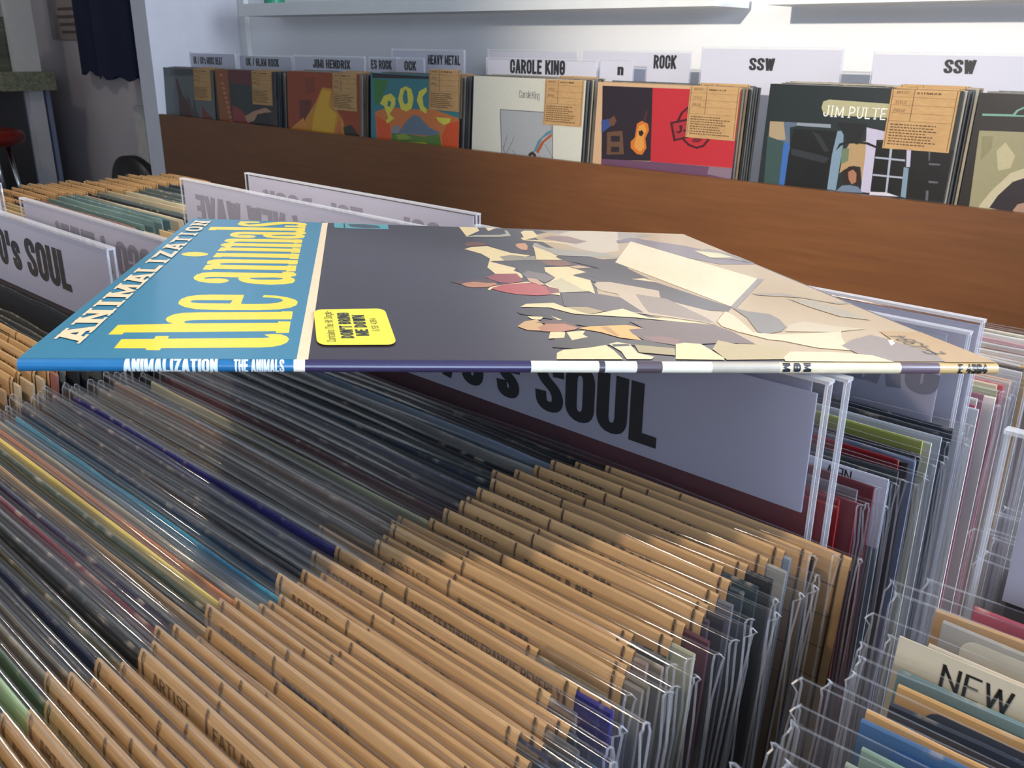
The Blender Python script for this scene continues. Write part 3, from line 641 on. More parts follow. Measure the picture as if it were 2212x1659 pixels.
def record(x, y, z, lean, hexcol, label, group, tagx=None, tagmesh=None, clear=True, yaw=0.0, torn=False, art=None, name='vinyl_record', fm=None):
    t = thing(name, label, 'record', (x, y, z), (R(-lean), 0, R(yaw)), group)
    j = link('jacket', JK[4 + random.randrange(2)] if torn else random.choice(JK[:4]), t); j.color = lin(hexcol)
    if clear: link('plastic_sleeve', fm or random.choice(FM), t)
    if tagx is not None: link('price_card', tagmesh or random.choice(TM), t, (tagx - x, 0, .0001 + .0005 * random.random()))
    return t

# ------------------------------------------------------------------ bin table
bt = thing('record_bin_table', 'low wooden browser table holding the four rows of record bins', 'table', (-0.43, 0.27, FZ))
BZ = -0.477
part(bt, 'bottom_panel', M['wood'], -1.16, 0.29, -0.10, 0.66, BZ - .018, BZ)
part(bt, 'front_panel', M['wood'], -1.16, 0.29, -0.116, -0.10, BZ - .018, -0.26)
part(bt, 'back_panel', M['wood'], -1.16, 0.29, 0.66, 0.676, BZ - .018, -0.26)
for x in (-1.176, 0.29): part(bt, 'side_panel', M['wood'], x, x + .016, -0.116, 0.676, BZ - .018, -0.26)
for x in (-0.7885, -0.4395, -0.0870): part(bt, 'divider', M['wood'], x, x + .004, -0.10, 0.66, BZ, -0.30)
for x in (-1.13, 0.20):
    for y in (-0.08, 0.59): part(bt, 'leg', M['wood'], x, x + .05, y, y + .05, FZ, BZ - .018)

# ------------------------------------------------------------------ middle bin, near half: tag left ends measured one by one
NEAR = [(-.216, .0499, '2c2a26', 'dark brown', 0), (-.207, .0532, '6c8560', 'pale green', 0), (-.212, .0593, '2f3a2e', 'dark green', 3), (-.222, .0636, '5c5248', 'brown grey', 0), (-.218, .0672, '4a443e', 'smoke grey', 0), (-.213, .0706, '2b2a2e', 'charcoal', 0), (-.219, .0752, '1c2436', 'navy', 1), (-.213, .0789, '33301c', 'olive black', 2),
 (-.211, .0838, '17181a', 'black', 'F'), (-.213, .0878, '4b4c50', 'grey', 0), (-.217, .0918, '5a2a32', 'maroon', 3), (-.214, .0952, '1b1d34', 'deep navy', 0), (-.211, .0990, '38342f', 'dark taupe', 2), (-.212, .1033, '8f7a60', 'cream brown', 3), (-.217, .1069, '2d3a30', 'bottle green', 0), (-.217, .1112, 'b9a455', 'mustard yellow', 1), (-.216, .1148, '9a5a44', 'salmon', 0), (-.208, .1189, '8a8c7c', 'pale sage', 3), (-.210, .1231, '4f6070', 'blue grey', 0), (-.210, .1271, '1f6d86', 'teal blue', 2), (-.216, .1309, '141a2c', 'ink blue', 1),
 (-.213, .1345, '2a2a30', 'dark slate', 0), (-.214, .1385, '3c3a3a', 'iron grey', 0), (-.210, .1421, '16242c', 'petrol black', 2), (-.221, .1457, '404048', 'lead grey', 0), (-.216, .1526, '18144e', 'royal blue', 'M'), (-.208, .1588, '4c5560', 'steel blue', 3), (-.211, .1642, '504c46', 'stone grey', 0), (-.236, .1606, '55503f', 'drab olive', 1), (-.213, .1697, '5e5649', 'taupe', 1), (-.214, .1745, '62544c', 'mushroom', 1), (-.219, .1782, '575046', 'clay grey', 0), (-.220, .1824, '14181a', 'green black', 2), (-.212, .1900, '85836c', 'dull cream', 1), (-.214, .1975, '3a1e28', 'wine', 0), (-.210, .2030, '332c33', 'plum grey', 0), (-.212, .2078, '26242a', 'soot', 2), (-.211, .2132, '46464c', 'ash grey', 0), (-.212, .2215, '1f2830', 'blue black', 1), (-.219, .2290, '15262a', 'dark teal', 1), (-.215, .2375, '0e1014', 'jet black', 1), (-.213, .2465, '6d6c66', 'pale grey', 0), (-.211, .2540, '5a6672', 'frosty blue', 0)]
extra = [('6b5a42', 'sand'), ('3e4a3a', 'moss green'), ('7a6a58', 'oatmeal'), ('2a2d36', 'midnight'), ('8a7a5a', 'straw'), ('4a3428', 'chestnut'), ('39424a', 'gunmetal'), ('6a3a30', 'brick'), ('5d6a5a', 'grey green')]
for k, (c, nm) in enumerate(extra): NEAR.append((-.213 + random.uniform(-.004, .004), .0455 - .0046 * k, c, nm, k % 4))
for k, (c, nm) in enumerate((('201a1a', 'brown black'), ('0d0d10', 'coal black'))): NEAR.append((-.205 + .012 * k, .2620 + .0056 * k, c, nm, 0))
NEAR.sort(key=lambda q: -q[1])
TM_M = tag_mesh(1, 'MAZE FEATURING FRANKIE BEVERLY', 71); TM_F = tag_mesh(1, 'FATLAR', 72)
MORE = {k: tag_mesh(1, s, 80 + k) for k, s in enumerate(('OUTRIGHT', 'HUDSON', 'STORY', 'CROWN', 'WORLD', 'MILES'))}
last = 9; n = 0
for k, (tx, y, c, nm, tk) in enumerate(NEAR):
    y = min(y, last - .0039); last = y
    rx = -.262 + (tx + .213) * .3 + random.uniform(-.003, .003)
    tm = TM_M if tk == 'M' else TM_F if tk == 'F' else TM[tk]
    z = -.1565 + random.uniform(-.0022, .0022) + (.001 if tk in ('M', 'F') else 0)
    rec = record(rx, y, z, 6, c, f"{nm} record jacket with kraft card, {ordinal(k + 1)} in front of the middle bin's soul sign", 'records in the middle bin', tx + random.uniform(-.001, .001), tm, True, random.uniform(-.04, .04))
    rec.children[0].color = tuple(min(.9, v * 1.45) for v in lin(c)[:3]) + (1,)
# middle bin, far half (facing the other way)
FAR = [('7c1618', 'scarlet'), ('86181c', 'crimson'), ('8c1c22', 'bright red'), ('70666a', 'ash'), ('702226', 'brick red'), ('6d7378', 'clear grey'), ('8f979c', 'light grey'), ('1e2022', 'black'), ('44484c', 'slate'), ('7d1218', 'deep red'), ('14151a', 'jet'), ('8d98b0', 'powder blue'), ('1a1216', 'aubergine black'), ('9aa04e', 'lime'), ('c9c8b8', 'ivory'), ('b8bcc0', 'silver'), ('101216', 'coal'), ('1c2530', 'midnight'), ('2a2c30', 'graphite'),
       ('d8d4d0', 'white'), ('b04a5c', 'rose'), ('d6d0c4', 'chalk'), ('b8808a', 'dusty pink'), ('d9d5cc', 'cream white'), ('9aa07c', 'sage'), ('c8b8a0', 'beige'), ('cc4a5a', 'coral red'), ('d8ccc0', 'shell'), ('c49a74', 'tan'), ('d8d8d4', 'bone'), ('5a5048', 'umber'), ('dad4ca', 'eggshell'), ('d4a84a', 'gold'), ('d0d0cc', 'pearl'), ('b08a68', 'camel'), ('d8d4ce', 'paper white'), ('8c6a5a', 'cocoa'), ('d6d2cc', 'milk white'), ('caa0a0', 'blush'), ('dcd8d0', 'snow white'), ('9a9a80', 'khaki'), ('dad6d0', 'off white')]
for k, (c, nm) in enumerate(FAR):
    y = .2965 + k * .0063 if k < 19 else .4380 + (k - 19) * .0066
    record(-.2645 + random.uniform(-.002, .004) - (.003 if k < 5 else 0), y, -.1575 + random.uniform(-.002, .002), 0, c, f"{nm} record jacket in clear sleeve, {ordinal(k + 1)} behind the middle bin's soul sign", 'records behind the soul sign in the middle bin', None, None, True, random.uniform(-.06, .06))
# right bin: near half and behind its sign
PAN = [('c49a78', .012), ('6d6a5c', .009), ('b8b2a0', .006), ('d0c8b4', .007), ('c08a70', .010), ('3f6a78', .009), ('2c3440', .008), ('101c2c', .0065), ('5d5a50', .009), ('2c5488', .008), ('3f5a54', .007), ('94907c', .008), ('6a6454', .009), ('4a3028', .008), ('8a8468', .008), ('5a4a3a', .007), ('2a2426', .009), ('9aa090', .007), ('24262c', .006)]
C0 = [('a8485a', 'pink and cream'), ('b89468', 'tan'), ('8d8a84', 'grey'), ('c4baa8', 'pale stone'), ('c9a878', 'light tan'), ('6d8a88', 'sea green'), ('b08a58', 'ochre'), ('1c2838', 'dark navy'), ('c49a60', 'honey'), ('3f6288', 'denim blue'), ('6d8478', 'grey green'), ('7d8478', 'sage'), ('b8b09a', 'putty'), ('a06a4c', 'terracotta'), ('5d6054', 'olive'), ('a89478', 'biscuit'), ('8a5a4a', 'rust'), ('d0c8b8', 'ivory'), ('4a4a50', 'charcoal')]
for k, (c, nm) in enumerate(C0):
    rt = record(.098 + random.uniform(-.005, .005), .266 - k * .0078, -.158 + random.uniform(-.004, .003), 7, c, f"{nm} record in loose clear sleeve, {ordinal(k + 1)} before the right bin's sign", 'records in the right bin', None, None, True, random.uniform(-.12, .12), fm=random.choice(FL))
    pcol, ins = PAN[k]
    pb = MB(); c0 = .004; x0, x1, zt = -W / 2 + ins, W / 2 - ins, -ins * .42
    pb.poly([[(x0, -.2), (x1, -.2), (x1, zt - c0)] + [(x1 - c0 + c0 * math.cos(R(15 * q)), zt - c0 + c0 * math.sin(R(15 * q))) for q in range(1, 6)] + [(x1 - c0, zt), (x0 + c0, zt)] + [(x0 + c0 - c0 * math.sin(R(15 * q)), zt - c0 + c0 * math.cos(R(15 * q))) for q in range(1, 6)] + [(x0, zt - c0)]], lambda px, pz: (px, -T / 2 - .0001, pz), 0, lin(pcol))
    link('cover_print', pb.mesh('cover_print', M['print']), rt)
for k, (c, nm) in enumerate((('121214', 'black'), ('b8986a', 'buff'), ('7a6a5a', 'taupe'), ('a48a60', 'sandy'), ('8a8074', 'warm grey'), ('9c8468', 'fawn'), ('6a6058', 'mud brown'), ('b09a78', 'wheat'))):
    record(.104 + random.uniform(-.004, .005), .2945 + k * .0066, -.158 + random.uniform(-.003, .003), 0, c, f"{nm} record jacket in clear sleeve, {ordinal(k + 1)} behind the right bin's sign", 'records behind the sign in the right bin', -.045 if k == 0 else None, None, True, random.uniform(-.1, .1), fm=random.choice(FL))
# left bin: older jackets without plastic
C2 = [('3a3a38', 'dark grey'), ('4a4c4a', 'grey'), ('33383a', 'blue black'), ('2c2e2e', 'charcoal'), ('5a6060', 'pale slate'), ('8a5a50', 'dusty red'), ('a89478', 'tan'), ('9c8a70', 'khaki'), ('b09c7c', 'buff'), ('a08466', 'brown paper'), ('b49a74', 'oatmeal'), ('907858', 'mocha'), ('ac9270', 'straw'), ('a48c6c', 'sand'), ('b89c78', 'honey'), ('988064', 'clay'), ('a89070', 'wheat'), ('7c8080', 'silver grey'), ('b4a080', 'cream'), ('8c7860', 'walnut'), ('a08870', 'fawn'), ('948068', 'camel')]
for k, (c, nm) in enumerate(C2):
    record(-.608 + random.uniform(-.004, .004), .187 - k * .0058, -.1555 + random.uniform(-.002, .002), 6, c, f"{nm} worn record jacket without plastic, {ordinal(k + 1)} in front of the left soul sign", 'records in the left bin', None if k < 3 else -.560 + random.uniform(-.006, .006), TM[1 if k < 5 else random.randrange(4)], False, random.uniform(-.08, .08), True)
for k, (c, nm) in enumerate((('2c2e2d', 'charcoal'), ('6a5048', 'brown'), ('b8ac94', 'ivory'), ('7a5a4c', 'russet'), ('a88c68', 'tan'), ('8a7458', 'umber'), ('b49870', 'straw'), ('9a8060', 'khaki'))):
    record(-.611 + random.uniform(-.004, .004), .207 + k * .0072, -.1555 + random.uniform(-.002, .002), 0, c, f"{nm} record jacket, {ordinal(k + 1)} behind the left bin's soul sign", 'records behind the soul sign in the left bin', None, None, False, random.uniform(-.08, .08), True)
for k, (c, nm) in enumerate((('4a3434', 'maroon brown'), ('50383a', 'wine brown'), ('8c6a54', 'salmon brown'), ('4c6460', 'grey green'), ('5a6c6a', 'sea grey'), ('a89c84', 'cream'), ('6a6050', 'drab'), ('9c8460', 'tan'), ('7a6a50', 'olive brown'), ('8c8474', 'stone'), ('b09c78', 'buff'), ('5c5c58', 'grey'), ('a08c6c', 'sand'), ('787060', 'taupe'))):
    record(-.611 + random.uniform(-.005, .005), .284 + k * .0078, -.1565 + random.uniform(-.002, .002), -2.5, c, f"{nm} record jacket in left bin's far half, {ordinal(k + 1)} behind its mirrored divider", 'records in the far half of the left bin', None, None, False, random.uniform(-.08, .08))
# outermost bin beyond it, kraft cards at its left
C3 = ['4a3238', '54383c', '6a4a48', '8a6454', '5c7472', '667e7c', '6a8280', '5a706e', 'b0a48c', '22262a', '5c6664', '9c9078', '2a2e30', 'c0b494', '586260', '4e5856', '545c5a', '606866', '3a4448', '2c363c', '24303a', '303a40', '9c3430', '7a2c2c', '6a5a48', '8a7458']
nm3 = ['plum', 'wine', 'dusty maroon', 'salmon brown', 'sea green', 'grey teal', 'pale teal', 'dull teal', 'cream', 'black', 'slate', 'stone', 'charcoal', 'ivory', 'grey', 'dark slate', 'pewter', 'lead grey', 'steel', 'ink blue', 'navy', 'blue grey', 'bright red', 'brick red', 'brown', 'tan']
for k, c in enumerate(C3):
    record(-.962 + random.uniform(-.006, .006), .345 + k * .0088, -.1565 + random.uniform(-.003, .003), -2.5, c, f"{nm3[k]} record jacket in the outermost left bin, {ordinal(k + 1)} from its near end", 'records in the outermost left bin', -1.116 + random.uniform(-.006, .006) + .004 * (k % 3), TM[0], False, random.uniform(-.1, .1))
for k in range(9):
    record(-.962 + random.uniform(-.006, .006), .336 - k * .0078, -.1565 + random.uniform(-.002, .002), 2, ('b8a47c', 'a48c66', 'c0ac86', '8a6a50', 'c4b490', 'a89470', '7a5a4a', 'c8bca0', '94805c')[k], f"{('buff', 'tan', 'cream', 'russet', 'ivory', 'sand', 'brown', 'chalk', 'khaki')[k]} record jacket, {ordinal(k + 1)} in front of the outermost bin's teal jackets", 'records at the near end of the outermost bin', -1.11, TM[0], False, random.uniform(-.08, .08))

# ------------------------------------------------------------------ divider signs standing in the bins
def sign(x0, x1, y, ztop, zpap0, zpap1, label, texts, pm=0.004, zbot=-.40, group='divider signs in the record bins', yaw=0, lean=0, cardm='card'):
    xc = (x0 + x1) / 2; t = thing('divider_sign', label, 'sign', (xc, y, ztop), (R(-lean), 0, R(yaw)), group); h = (x1 - x0) / 2; D = .0019
    link('clear_holder', MB().box(-h, h, -D, D, zbot - ztop, 0).mesh('clear_holder', M['acrylic']), t)
    rim = MB(); q = .0009
    rim.box(-h - q, h + q, -D - .0002, D + .0002, 0, q * 1.4)
    for s in (-1, 1): rim.box(s * h - q / 2, s * h + q / 2, -D - .0003, -D + .0006, zbot - ztop, -.0001); rim.box(s * h - q / 2, s * h + q / 2, D - .0006, D + .0003, zbot - ztop, -.0001)
    link('holder_edge', rim.mesh('holder_edge', M['acrylicrim']), t)
    pc = link('paper_card', MB().box(-h + pm, h - pm, -.0004, .0004, zpap0 - ztop, zpap1 - ztop).mesh('paper_card', M[cardm]), t)
    b = MB(); e = 0.0
    for (s, a, c, zb, hh, mk, style) in texts:
        for pl in fit_text(s, a, c, zb - ztop, hh, **style):
            e += 1.5e-6
            if mk == 'ghost': b.poly([[(a + c - px, pz) for px, pz in pl]], lambda px, pz: (px - xc, -.00050 - e, pz), 1)
            else: b.poly([pl], lambda px, pz: (px - xc, -.00050 - e, pz), 0)
    link('lettering', b.mesh('lettering', [M['ink'], M['ghost']]), pc)
    return t
sign(-.4270, -.1130, .2785, -.1040, -.1533, -.1085, "clear divider sign reading 70's SOUL under the flat album in middle bin", [("70's SOUL", -.3022, -.1779, -.1481, .0254, 'ink', IMPACT)], .0035)
sign(-.4270, -.1095, .2850, -.1040, -.1515, -.1060, "blank clear divider right behind the middle bin's soul sign", [], .012)
sign(-.4270, -.1110, .4200, -.1180, -.1650, -.1200, "bluish divider seen from behind with show-through JAZZ in middle bin", [('JAZZ', -.1890, -.1196, -.1505, .0255, 'ghost', IMPACT)], .009)
sign(-.4270, -.1090, .4300, -.1142, -.1640, -.1160, "tall bluish blank divider farthest back in the middle bin", [], .001)
sign(-.7730, -.4520, .1945, -.0985, -.1420, -.1000, "beige divider reading 70's SOUL left of the flat album", [("70's SOUL", -.6250, -.5070, -.1305, .0225, 'ink', IMPACT)], .003, yaw=0)
sign(-.7730, -.4500, .2690, -.1180, -.1620, -.1190, "grey divider seen from behind, just behind the beige soul sign", [('DISCO / FUNK', -.7130, -.5400, -.1530, .0255, 'ghost', IMPACT)], .002)
sign(-.7630, -.4440, .4000, -.1140, -.1600, -.1150, "mauve divider with show-through NEW WAVE behind the album's blue corner", [("80's / NEW WAVE", -.7420, -.5200, -.1490, .0245, 'ghost', IMPACT)], .002)
sign(-.7720, -.4660, .4700, -.1165, -.1640, -.1180, "pale divider against the brown rack, farthest back in the left bin", [("60's - 70's ROCK", -.7450, -.5050, -.1530, .0250, 'ghost', IMPACT)], .0045)
sign(-1.1200, -.7915, .2600, -.1080, -.1500, -.1100, "grey divider cut off by the photo's left edge in the outermost bin", [], .003)
sign(-.0600, .2500, .2880, -.1085, -.1640, -.1140, "clear divider with white card standing in the right bin", [('ROCK', -.030, .060, -.1440, .0245, 'ink', IMPACT)], .0085)
# white NEW slips on two sleeves
M['cream'] = plain('cream_paper', 'bcb29a', 0.6, amt=0.03, scale=40)
t = thing('price_slip', 'cream slip marked NEW among the loose sleeves of the right bin', 'slip', (-.030, .2318, -.1542), (R(-7), 0, 0))
link('paper', MB().box(-.034, .075, -.0002, .0002, -.034, 0).mesh('paper', M['cream']), t)
b = MB()
for q in fit_text('NEW', -.0215, -.0035, -.0098, .0072, **THIN): b.poly([q], lambda x, z: (x, -.0004, z), 0)
link('lettering', b.mesh('lettering', M['ink']), t)
t = thing('price_slip', 'pale slip marked NEW upside down behind the middle soul sign', 'slip', (-.1300, .3252, -.1530))
link('paper', MB().box(-.040, .026, -.0002, .0002, -.030, 0).mesh('paper', M['paper']), t)
b = MB()
for q in fit_text('NEW', -.0120, -.0020, .0012, .0045, **THIN): b.poly([[(-x, -z) for x, z in q]], lambda x, z: (x, -.0004, z), 0)
link('lettering', b.mesh('lettering', M['ink']), t)

# ------------------------------------------------------------------ the album lying across the bins
AL = thing('record_album', 'record album lying flat on the bins with blue band and yellow lettering', 'record', (-.2669, .0839, -.0849))
AL.rotation_euler = Matrix(((0.609033, -0.793106, -0.007885), (0.791321, 0.606929, 0.073815), (-0.053757, -0.051195, 0.997241))).to_euler()
SZ = .313; TH = .0036
b = MB(); prof = [(SZ, 0), (SZ, -TH)] ; seg = 8
arc = [(-.0004 - 0 + .0018 - .0018 * math.sin(math.pi * k / seg), -TH / 2 + TH / 2 * math.cos(math.pi * k / seg)) for k in range(seg + 1)]
loop = [(SZ, 0)] + [(.0016 + (p[0] - .0014), p[1]) for p in arc] + [(SZ, -TH)]
n = 2; vs = []; fs = []
for x in (0, SZ):
    for (py, pz) in loop: vs.append((x, py, pz))
m = len(loop); fs = [(i, i + 1, m + i + 1, m + i) for i in range(m - 1)] + [tuple(range(m))[::-1], tuple(range(m, 2 * m)), (m - 1, 0, m, 2 * m - 1)]
link('board_cover', MB().add(vs, fs).mesh('board_cover', M['board']), AL)
b = MB()
fs_count = 0
for k, (c, cs) in enumerate(parse(ALBUM_PRINT)):
    zz = .00012 + .000003 * k
    b.poly(cs, lambda x, y, zz=zz: (x, max(y, .0016), zz), 0, c)
cream = lin('f4dcb4')
for k, q in enumerate(fit_text('ANIMALIZATION', .0195, .3025, 0, .0088, **SLAB)):
    b.poly([[(.0124 - py, px) for px, py in q]], lambda x, y: (x, y, .00050 + 1.2e-6 * k), 0, cream)
tanink = lin('3a2a20')
for q in fit_text('E-4384', 0, .026, 0, .0075, **THIN):
    b.poly([[(.301 - py, .012 + px) for px, py in q]], lambda x, y: (x, y, .00058), 0, tanink)
link('front_print', b.mesh('front_print', M['glossprint']), AL)
# spine print wraps round the rounded fold
b = MB()
def spine_pt(a, s, lift):                                  # s: 0 at the top edge .. 1 at the lower edge
    g = math.pi * s; return (a, .0016 - (.0018 + lift) * math.sin(g) , -TH / 2 + (TH / 2 + lift) * math.cos(g))
SP = [(0, .0762, '17608c'), (.0762, .0795, 'e8e0d0'), (.0795, .1485, '2c2748'), (.1485, .1705, 'd8d4c0'), (.1705, .1725, '3c3440'), (.1725, .1830, 'd4d4c8'), (.1830, .1915, '4c4048'), (.1915, .2085, 'd8d4c0'), (.2085, .2320, 'a8a090'), (.2320, .2760, 'c8bc9c'), (.2760, .2905, '5a4a54'), (.2905, .313, 'b89c68')]
for a0, a1, c in SP:
    for k in range(10):
        s0, s1 = k / 10, (k + 1) / 10
        b.add([spine_pt(a0, s0, .0001), spine_pt(a0, s1, .0001), spine_pt(a1, s1, .0001), spine_pt(a1, s0, .0001)], [(0, 1, 2, 3)], 0, lin(c))
def bands(poly, n=10):
    ys = [p[1] for p in poly]; lo, hi = min(ys), max(ys); res = []
    def cut(P, y, keep):
        o = []
        for i in range(len(P)):
            a, c = P[i - 1], P[i]; ia, ic = (a[1] - y) * keep >= 0, (c[1] - y) * keep >= 0
            if ia != ic: t = (y - a[1]) / (c[1] - a[1]); o.append((a[0] + (c[0] - a[0]) * t, y))
            if ic: o.append(c)
        return o
    for k in range(n):
        P = cut(cut(poly, lo + (hi - lo) * k / n, 1), lo + (hi - lo) * (k + 1) / n, -1) if hi > lo else poly
        if len(P) > 2: res.append(P)
    return res
def spine_text(s, x0, x1, s_top, s_bot, c, style):
    for k, q in enumerate(fit_text(s, x0, x1, 0, 1, **style)):
        for q2 in bands(q): b.poly([q2], lambda x, y: spine_pt(x, s_bot + (s_top - s_bot) * y, .00020 + 1.5e-6 * k), 0, lin(c))
spine_text('ANIMALIZATION', .0283, .0545, .06, .80, 'c2cecc', IMPACT); spine_text('THE ANIMALS', .0590, .0735, .06, .80, 'c2cece', IMPACT)
for k in range(3):
    x = .2330 + .0037 * k
    for q in fit_text('MGM'[k], 0, 1, 0, 1, **IMPACT): [b.poly([q2], lambda x, y: spine_pt(x, y, .00022), 0, lin('1a1d28')) for q2 in bands([(x + py * .0026, 0.66 - px * .52) for px, py in q])]
spine_text('E 4384', (.2975), .3085, .14, .74, '1a1a1c', IMPACT)
link('spine_print', b.mesh('spine_print', M['glossprint'], True), AL)
# yellow hit sticker
b = MB(); P4 = [(.0798, .0672), (.1058, .0708), (.1078, .0180), (.0826, .0168)]
def sq(u, v):
    p = [Vector(q) for q in P4]; a = p[0].lerp(p[1], u); c = p[3].lerp(p[2], u); return a.lerp(c, v)
ol = []
for (cu, cv, g0) in ((.88, .12, -90), (.88, .88, 0), (.12, .88, 90), (.12, .12, 180)):
    for k in range(5):
        g = R(g0 + 90 * k / 4); ol.append(tuple(sq(cu + .12 * math.cos(g), cv + .12 * math.sin(g))))
b.poly([ol], lambda x, y: (x, y, .0006), 0, lin('f2e83a'))
for s, u, v0, v1, hh, st in (('Contains The Hit Single-', .24, .93, .06, .11, THIN), ("DON'T BRING", .48, .84, .12, .17, IMPACT), ('ME DOWN', .68, .78, .20, .17, IMPACT), ('E/SE 4384', .83, .66, .30, .09, THIN)):
    for q in fit_text(s, v0, v1, 0, hh, **st): b.poly([[tuple(sq(u - py, px)) for px, py in q]], lambda x, y: (x, y, .00065), 0, lin('22221a'))
link('hit_sticker', b.mesh('hit_sticker', M['glossprint']), AL)['label'] = 'yellow rounded sticker'

# ------------------------------------------------------------------ records facing out on the wall rack
SHL = {1: ('grey cover with red brown spires', 'leftmost'), 2: ('dark cover with orange side stripe', 'second from left'), 3: ('orange cover with yellow blaze', 'third from left'), 4: ('cover with big yellow letters above a mountain', 'fourth from left'), 5: ('white cover with grey framed drawing', 'below white name sign'), 6: ('red and black cover with orange guitar', 'tan bordered'), 7: ('black cover with house picture and name plate', 'beside the SSW signs'), 8: ('olive and black cover', 'cut off by the right edge')}
SHORT = {1: 'leftmost grey cover', 2: 'orange striped cover', 3: 'yellow blaze cover', 4: 'yellow lettered mountain cover', 5: 'white cover', 6: 'red guitar cover', 7: 'black house picture cover', 8: 'olive cover at right edge'}
shades = ['5a5a58', '6e6a64', '8a8478', '3e4246', '7c6a54', '4a4e52', '9c9484', '2e3032']
for i in range(1, 9):
    x, y, z = COVER_AT[i]
    t = record(x, y, z, 3, '4a4a48', f"{SHL[i][0]}, {SHL[i][1]}, on the wall rack", 'front records on the wall rack', None, None, False)
    b = MB()
    for k, (c, cs) in enumerate(parse(COVER_PRINT[i])): b.poly(cs, lambda px, pz, k=k: (px, -T / 2 - .00004 - .000006 * k, pz), 0, tuple(v * .7 for v in c[:3]) + (1,))
    if i == 5:
        for q in fit_text('Carole', -.062, -.022, -.0345, .0130, w=.4, t=.07, gap=.05) if False else fit_text('Carole', -.020, .014, -.0400, .0150, w=.42, t=.07, gap=.05): b.poly([q], lambda px, pz: (px, -T / 2 - .0006, pz), 0, lin('6a6a68'))
        for q in fit_text('King', .017, .037, -.0410, .0150, w=.42, t=.07, gap=.05): b.poly([q], lambda px, pz: (px, -T / 2 - .0006, pz), 0, lin('6a6a68'))
    if i == 7:
        for q in fit_text('JIM PULTE', -.055, .049, -.0475, .0175, **TYPE): b.poly([q], lambda px, pz: (px, -T / 2 - .0006, pz), 0, lin('d8d8cc'))
    link('cover_print', b.mesh('cover_print', M['print']), t)
    tx = {1: .043, 2: .040, 3: .045, 4: .055, 5: .051, 6: .054, 7: .050, 8: .05}[i]
    o = link('price_card', TM[1 + i % 3], t, (tx, -.0006, -.0015 if i != 4 else .012))
    for k in range(1, 8):
        cn = ('grey', 'smoke grey', 'stone', 'slate', 'tan', 'dark grey', 'pale', 'black')[(k * 3 + i) % 8]
        record(x + random.uniform(-.002, .002) + .002 * k, y + .0062 * k + .001, z + random.uniform(-.003, .003) - .001 + .0003 * k, 3, shades[(k * 3 + i) % 8],
               f"{cn} record jacket, {ordinal(k)} behind the {SHORT[i]} on wall rack", 'records stacked behind the covers on the wall rack', tx + x if k % 2 else None, TM[0], False)
# header signs standing behind those records
def head(x0, x1, y, z0, z1, label, texts): return sign(x0, x1, y, z1, z0 + .002, z1 - .003, label, texts, .002, -.39, 'header signs on the wall rack', cardm='headcard')
HT = .0225
head(-2.975 + .11, -2.600, 1.580, -.085, -.0340, "header sign reading UK / 60's MODS BEAT at the rack's left end", [("UK / 60's MODS BEAT", -2.850, -2.675, -.0690, HT, 'ink', IMPACT)])
head(-2.610, -2.335, 1.600, -.085, -.0380, 'header sign reading UK / GLAM ROCK on the wall rack', [('UK / GLAM ROCK', -2.575, -2.400, -.0690, HT, 'ink', IMPACT)])
head(-2.330, -2.270, 1.615, -.085, -.0385, 'narrow header sign showing one letter beside the glam sign', [('L', -2.322, -2.300, -.0690, HT, 'ink', IMPACT)])
head(-2.300, -1.985, 1.585, -.085, -.0350, 'header sign with a guitarist\'s name above the orange cover', [('JIMI HENDRIX', -2.213, -2.047, -.0665, HT, 'ink', IMPACT)])
head(-1.984, -1.865, 1.600, -.085, -.0350, 'header sign reading ES ROCK, half hidden, above the mountain cover', [('ES ROCK', -1.978, -1.895, -.0640, HT, 'ink', IMPACT)])
head(-1.862, -1.760, 1.590, -.085, -.0350, 'small header sign ending in ROCK beside the metal sign', [('OCK', -1.835, -1.790, -.0640, HT, 'ink', IMPACT)])
head(-1.915, -1.650, 1.620, -.085, -.0150, 'header sign reading HEAVY METAL standing taller behind', [('HEAVY METAL', -1.780, -1.665, -.0490, HT, 'ink', IMPACT)])
head(-1.590, -1.320, 1.640, -.085, -.0125, 'tall blank header sign behind the white name sign', [])
head(-1.500, -1.190, 1.542, -.085, -.0290, 'white header sign above the white cover with a bold name', [('CAROLE KING', -1.429, -1.273, -.0595, .0290, 'ink', IMPACT)])
head(-1.195, -1.110, 1.555, -.085, -.0260, 'small clear header sign with letter n by the red cover', [('n', -1.148, -1.133, -.0560, .0210, 'ink', IMPACT)])
head(-1.290, -1.020, 1.620, -.085, -.0100, 'header sign ending in ROCK above the red and black cover', [('ROCK', -1.107, -1.053, -.0430, .0260, 'ink', IMPACT)])
head(-.985, -.705, 1.600, -.085, -.0010, 'header sign reading SSW in the bright wash of light', [('SSW', -.882, -.831, -.0405, .0215, 'ink', IMPACT)])
head(-.640, -.300, 1.570, -.085, -.0065, 'header sign reading SSW at the rack\'s right end', [('SSW', -.526, -.479, -.0360, .0205, 'ink', IMPACT)])

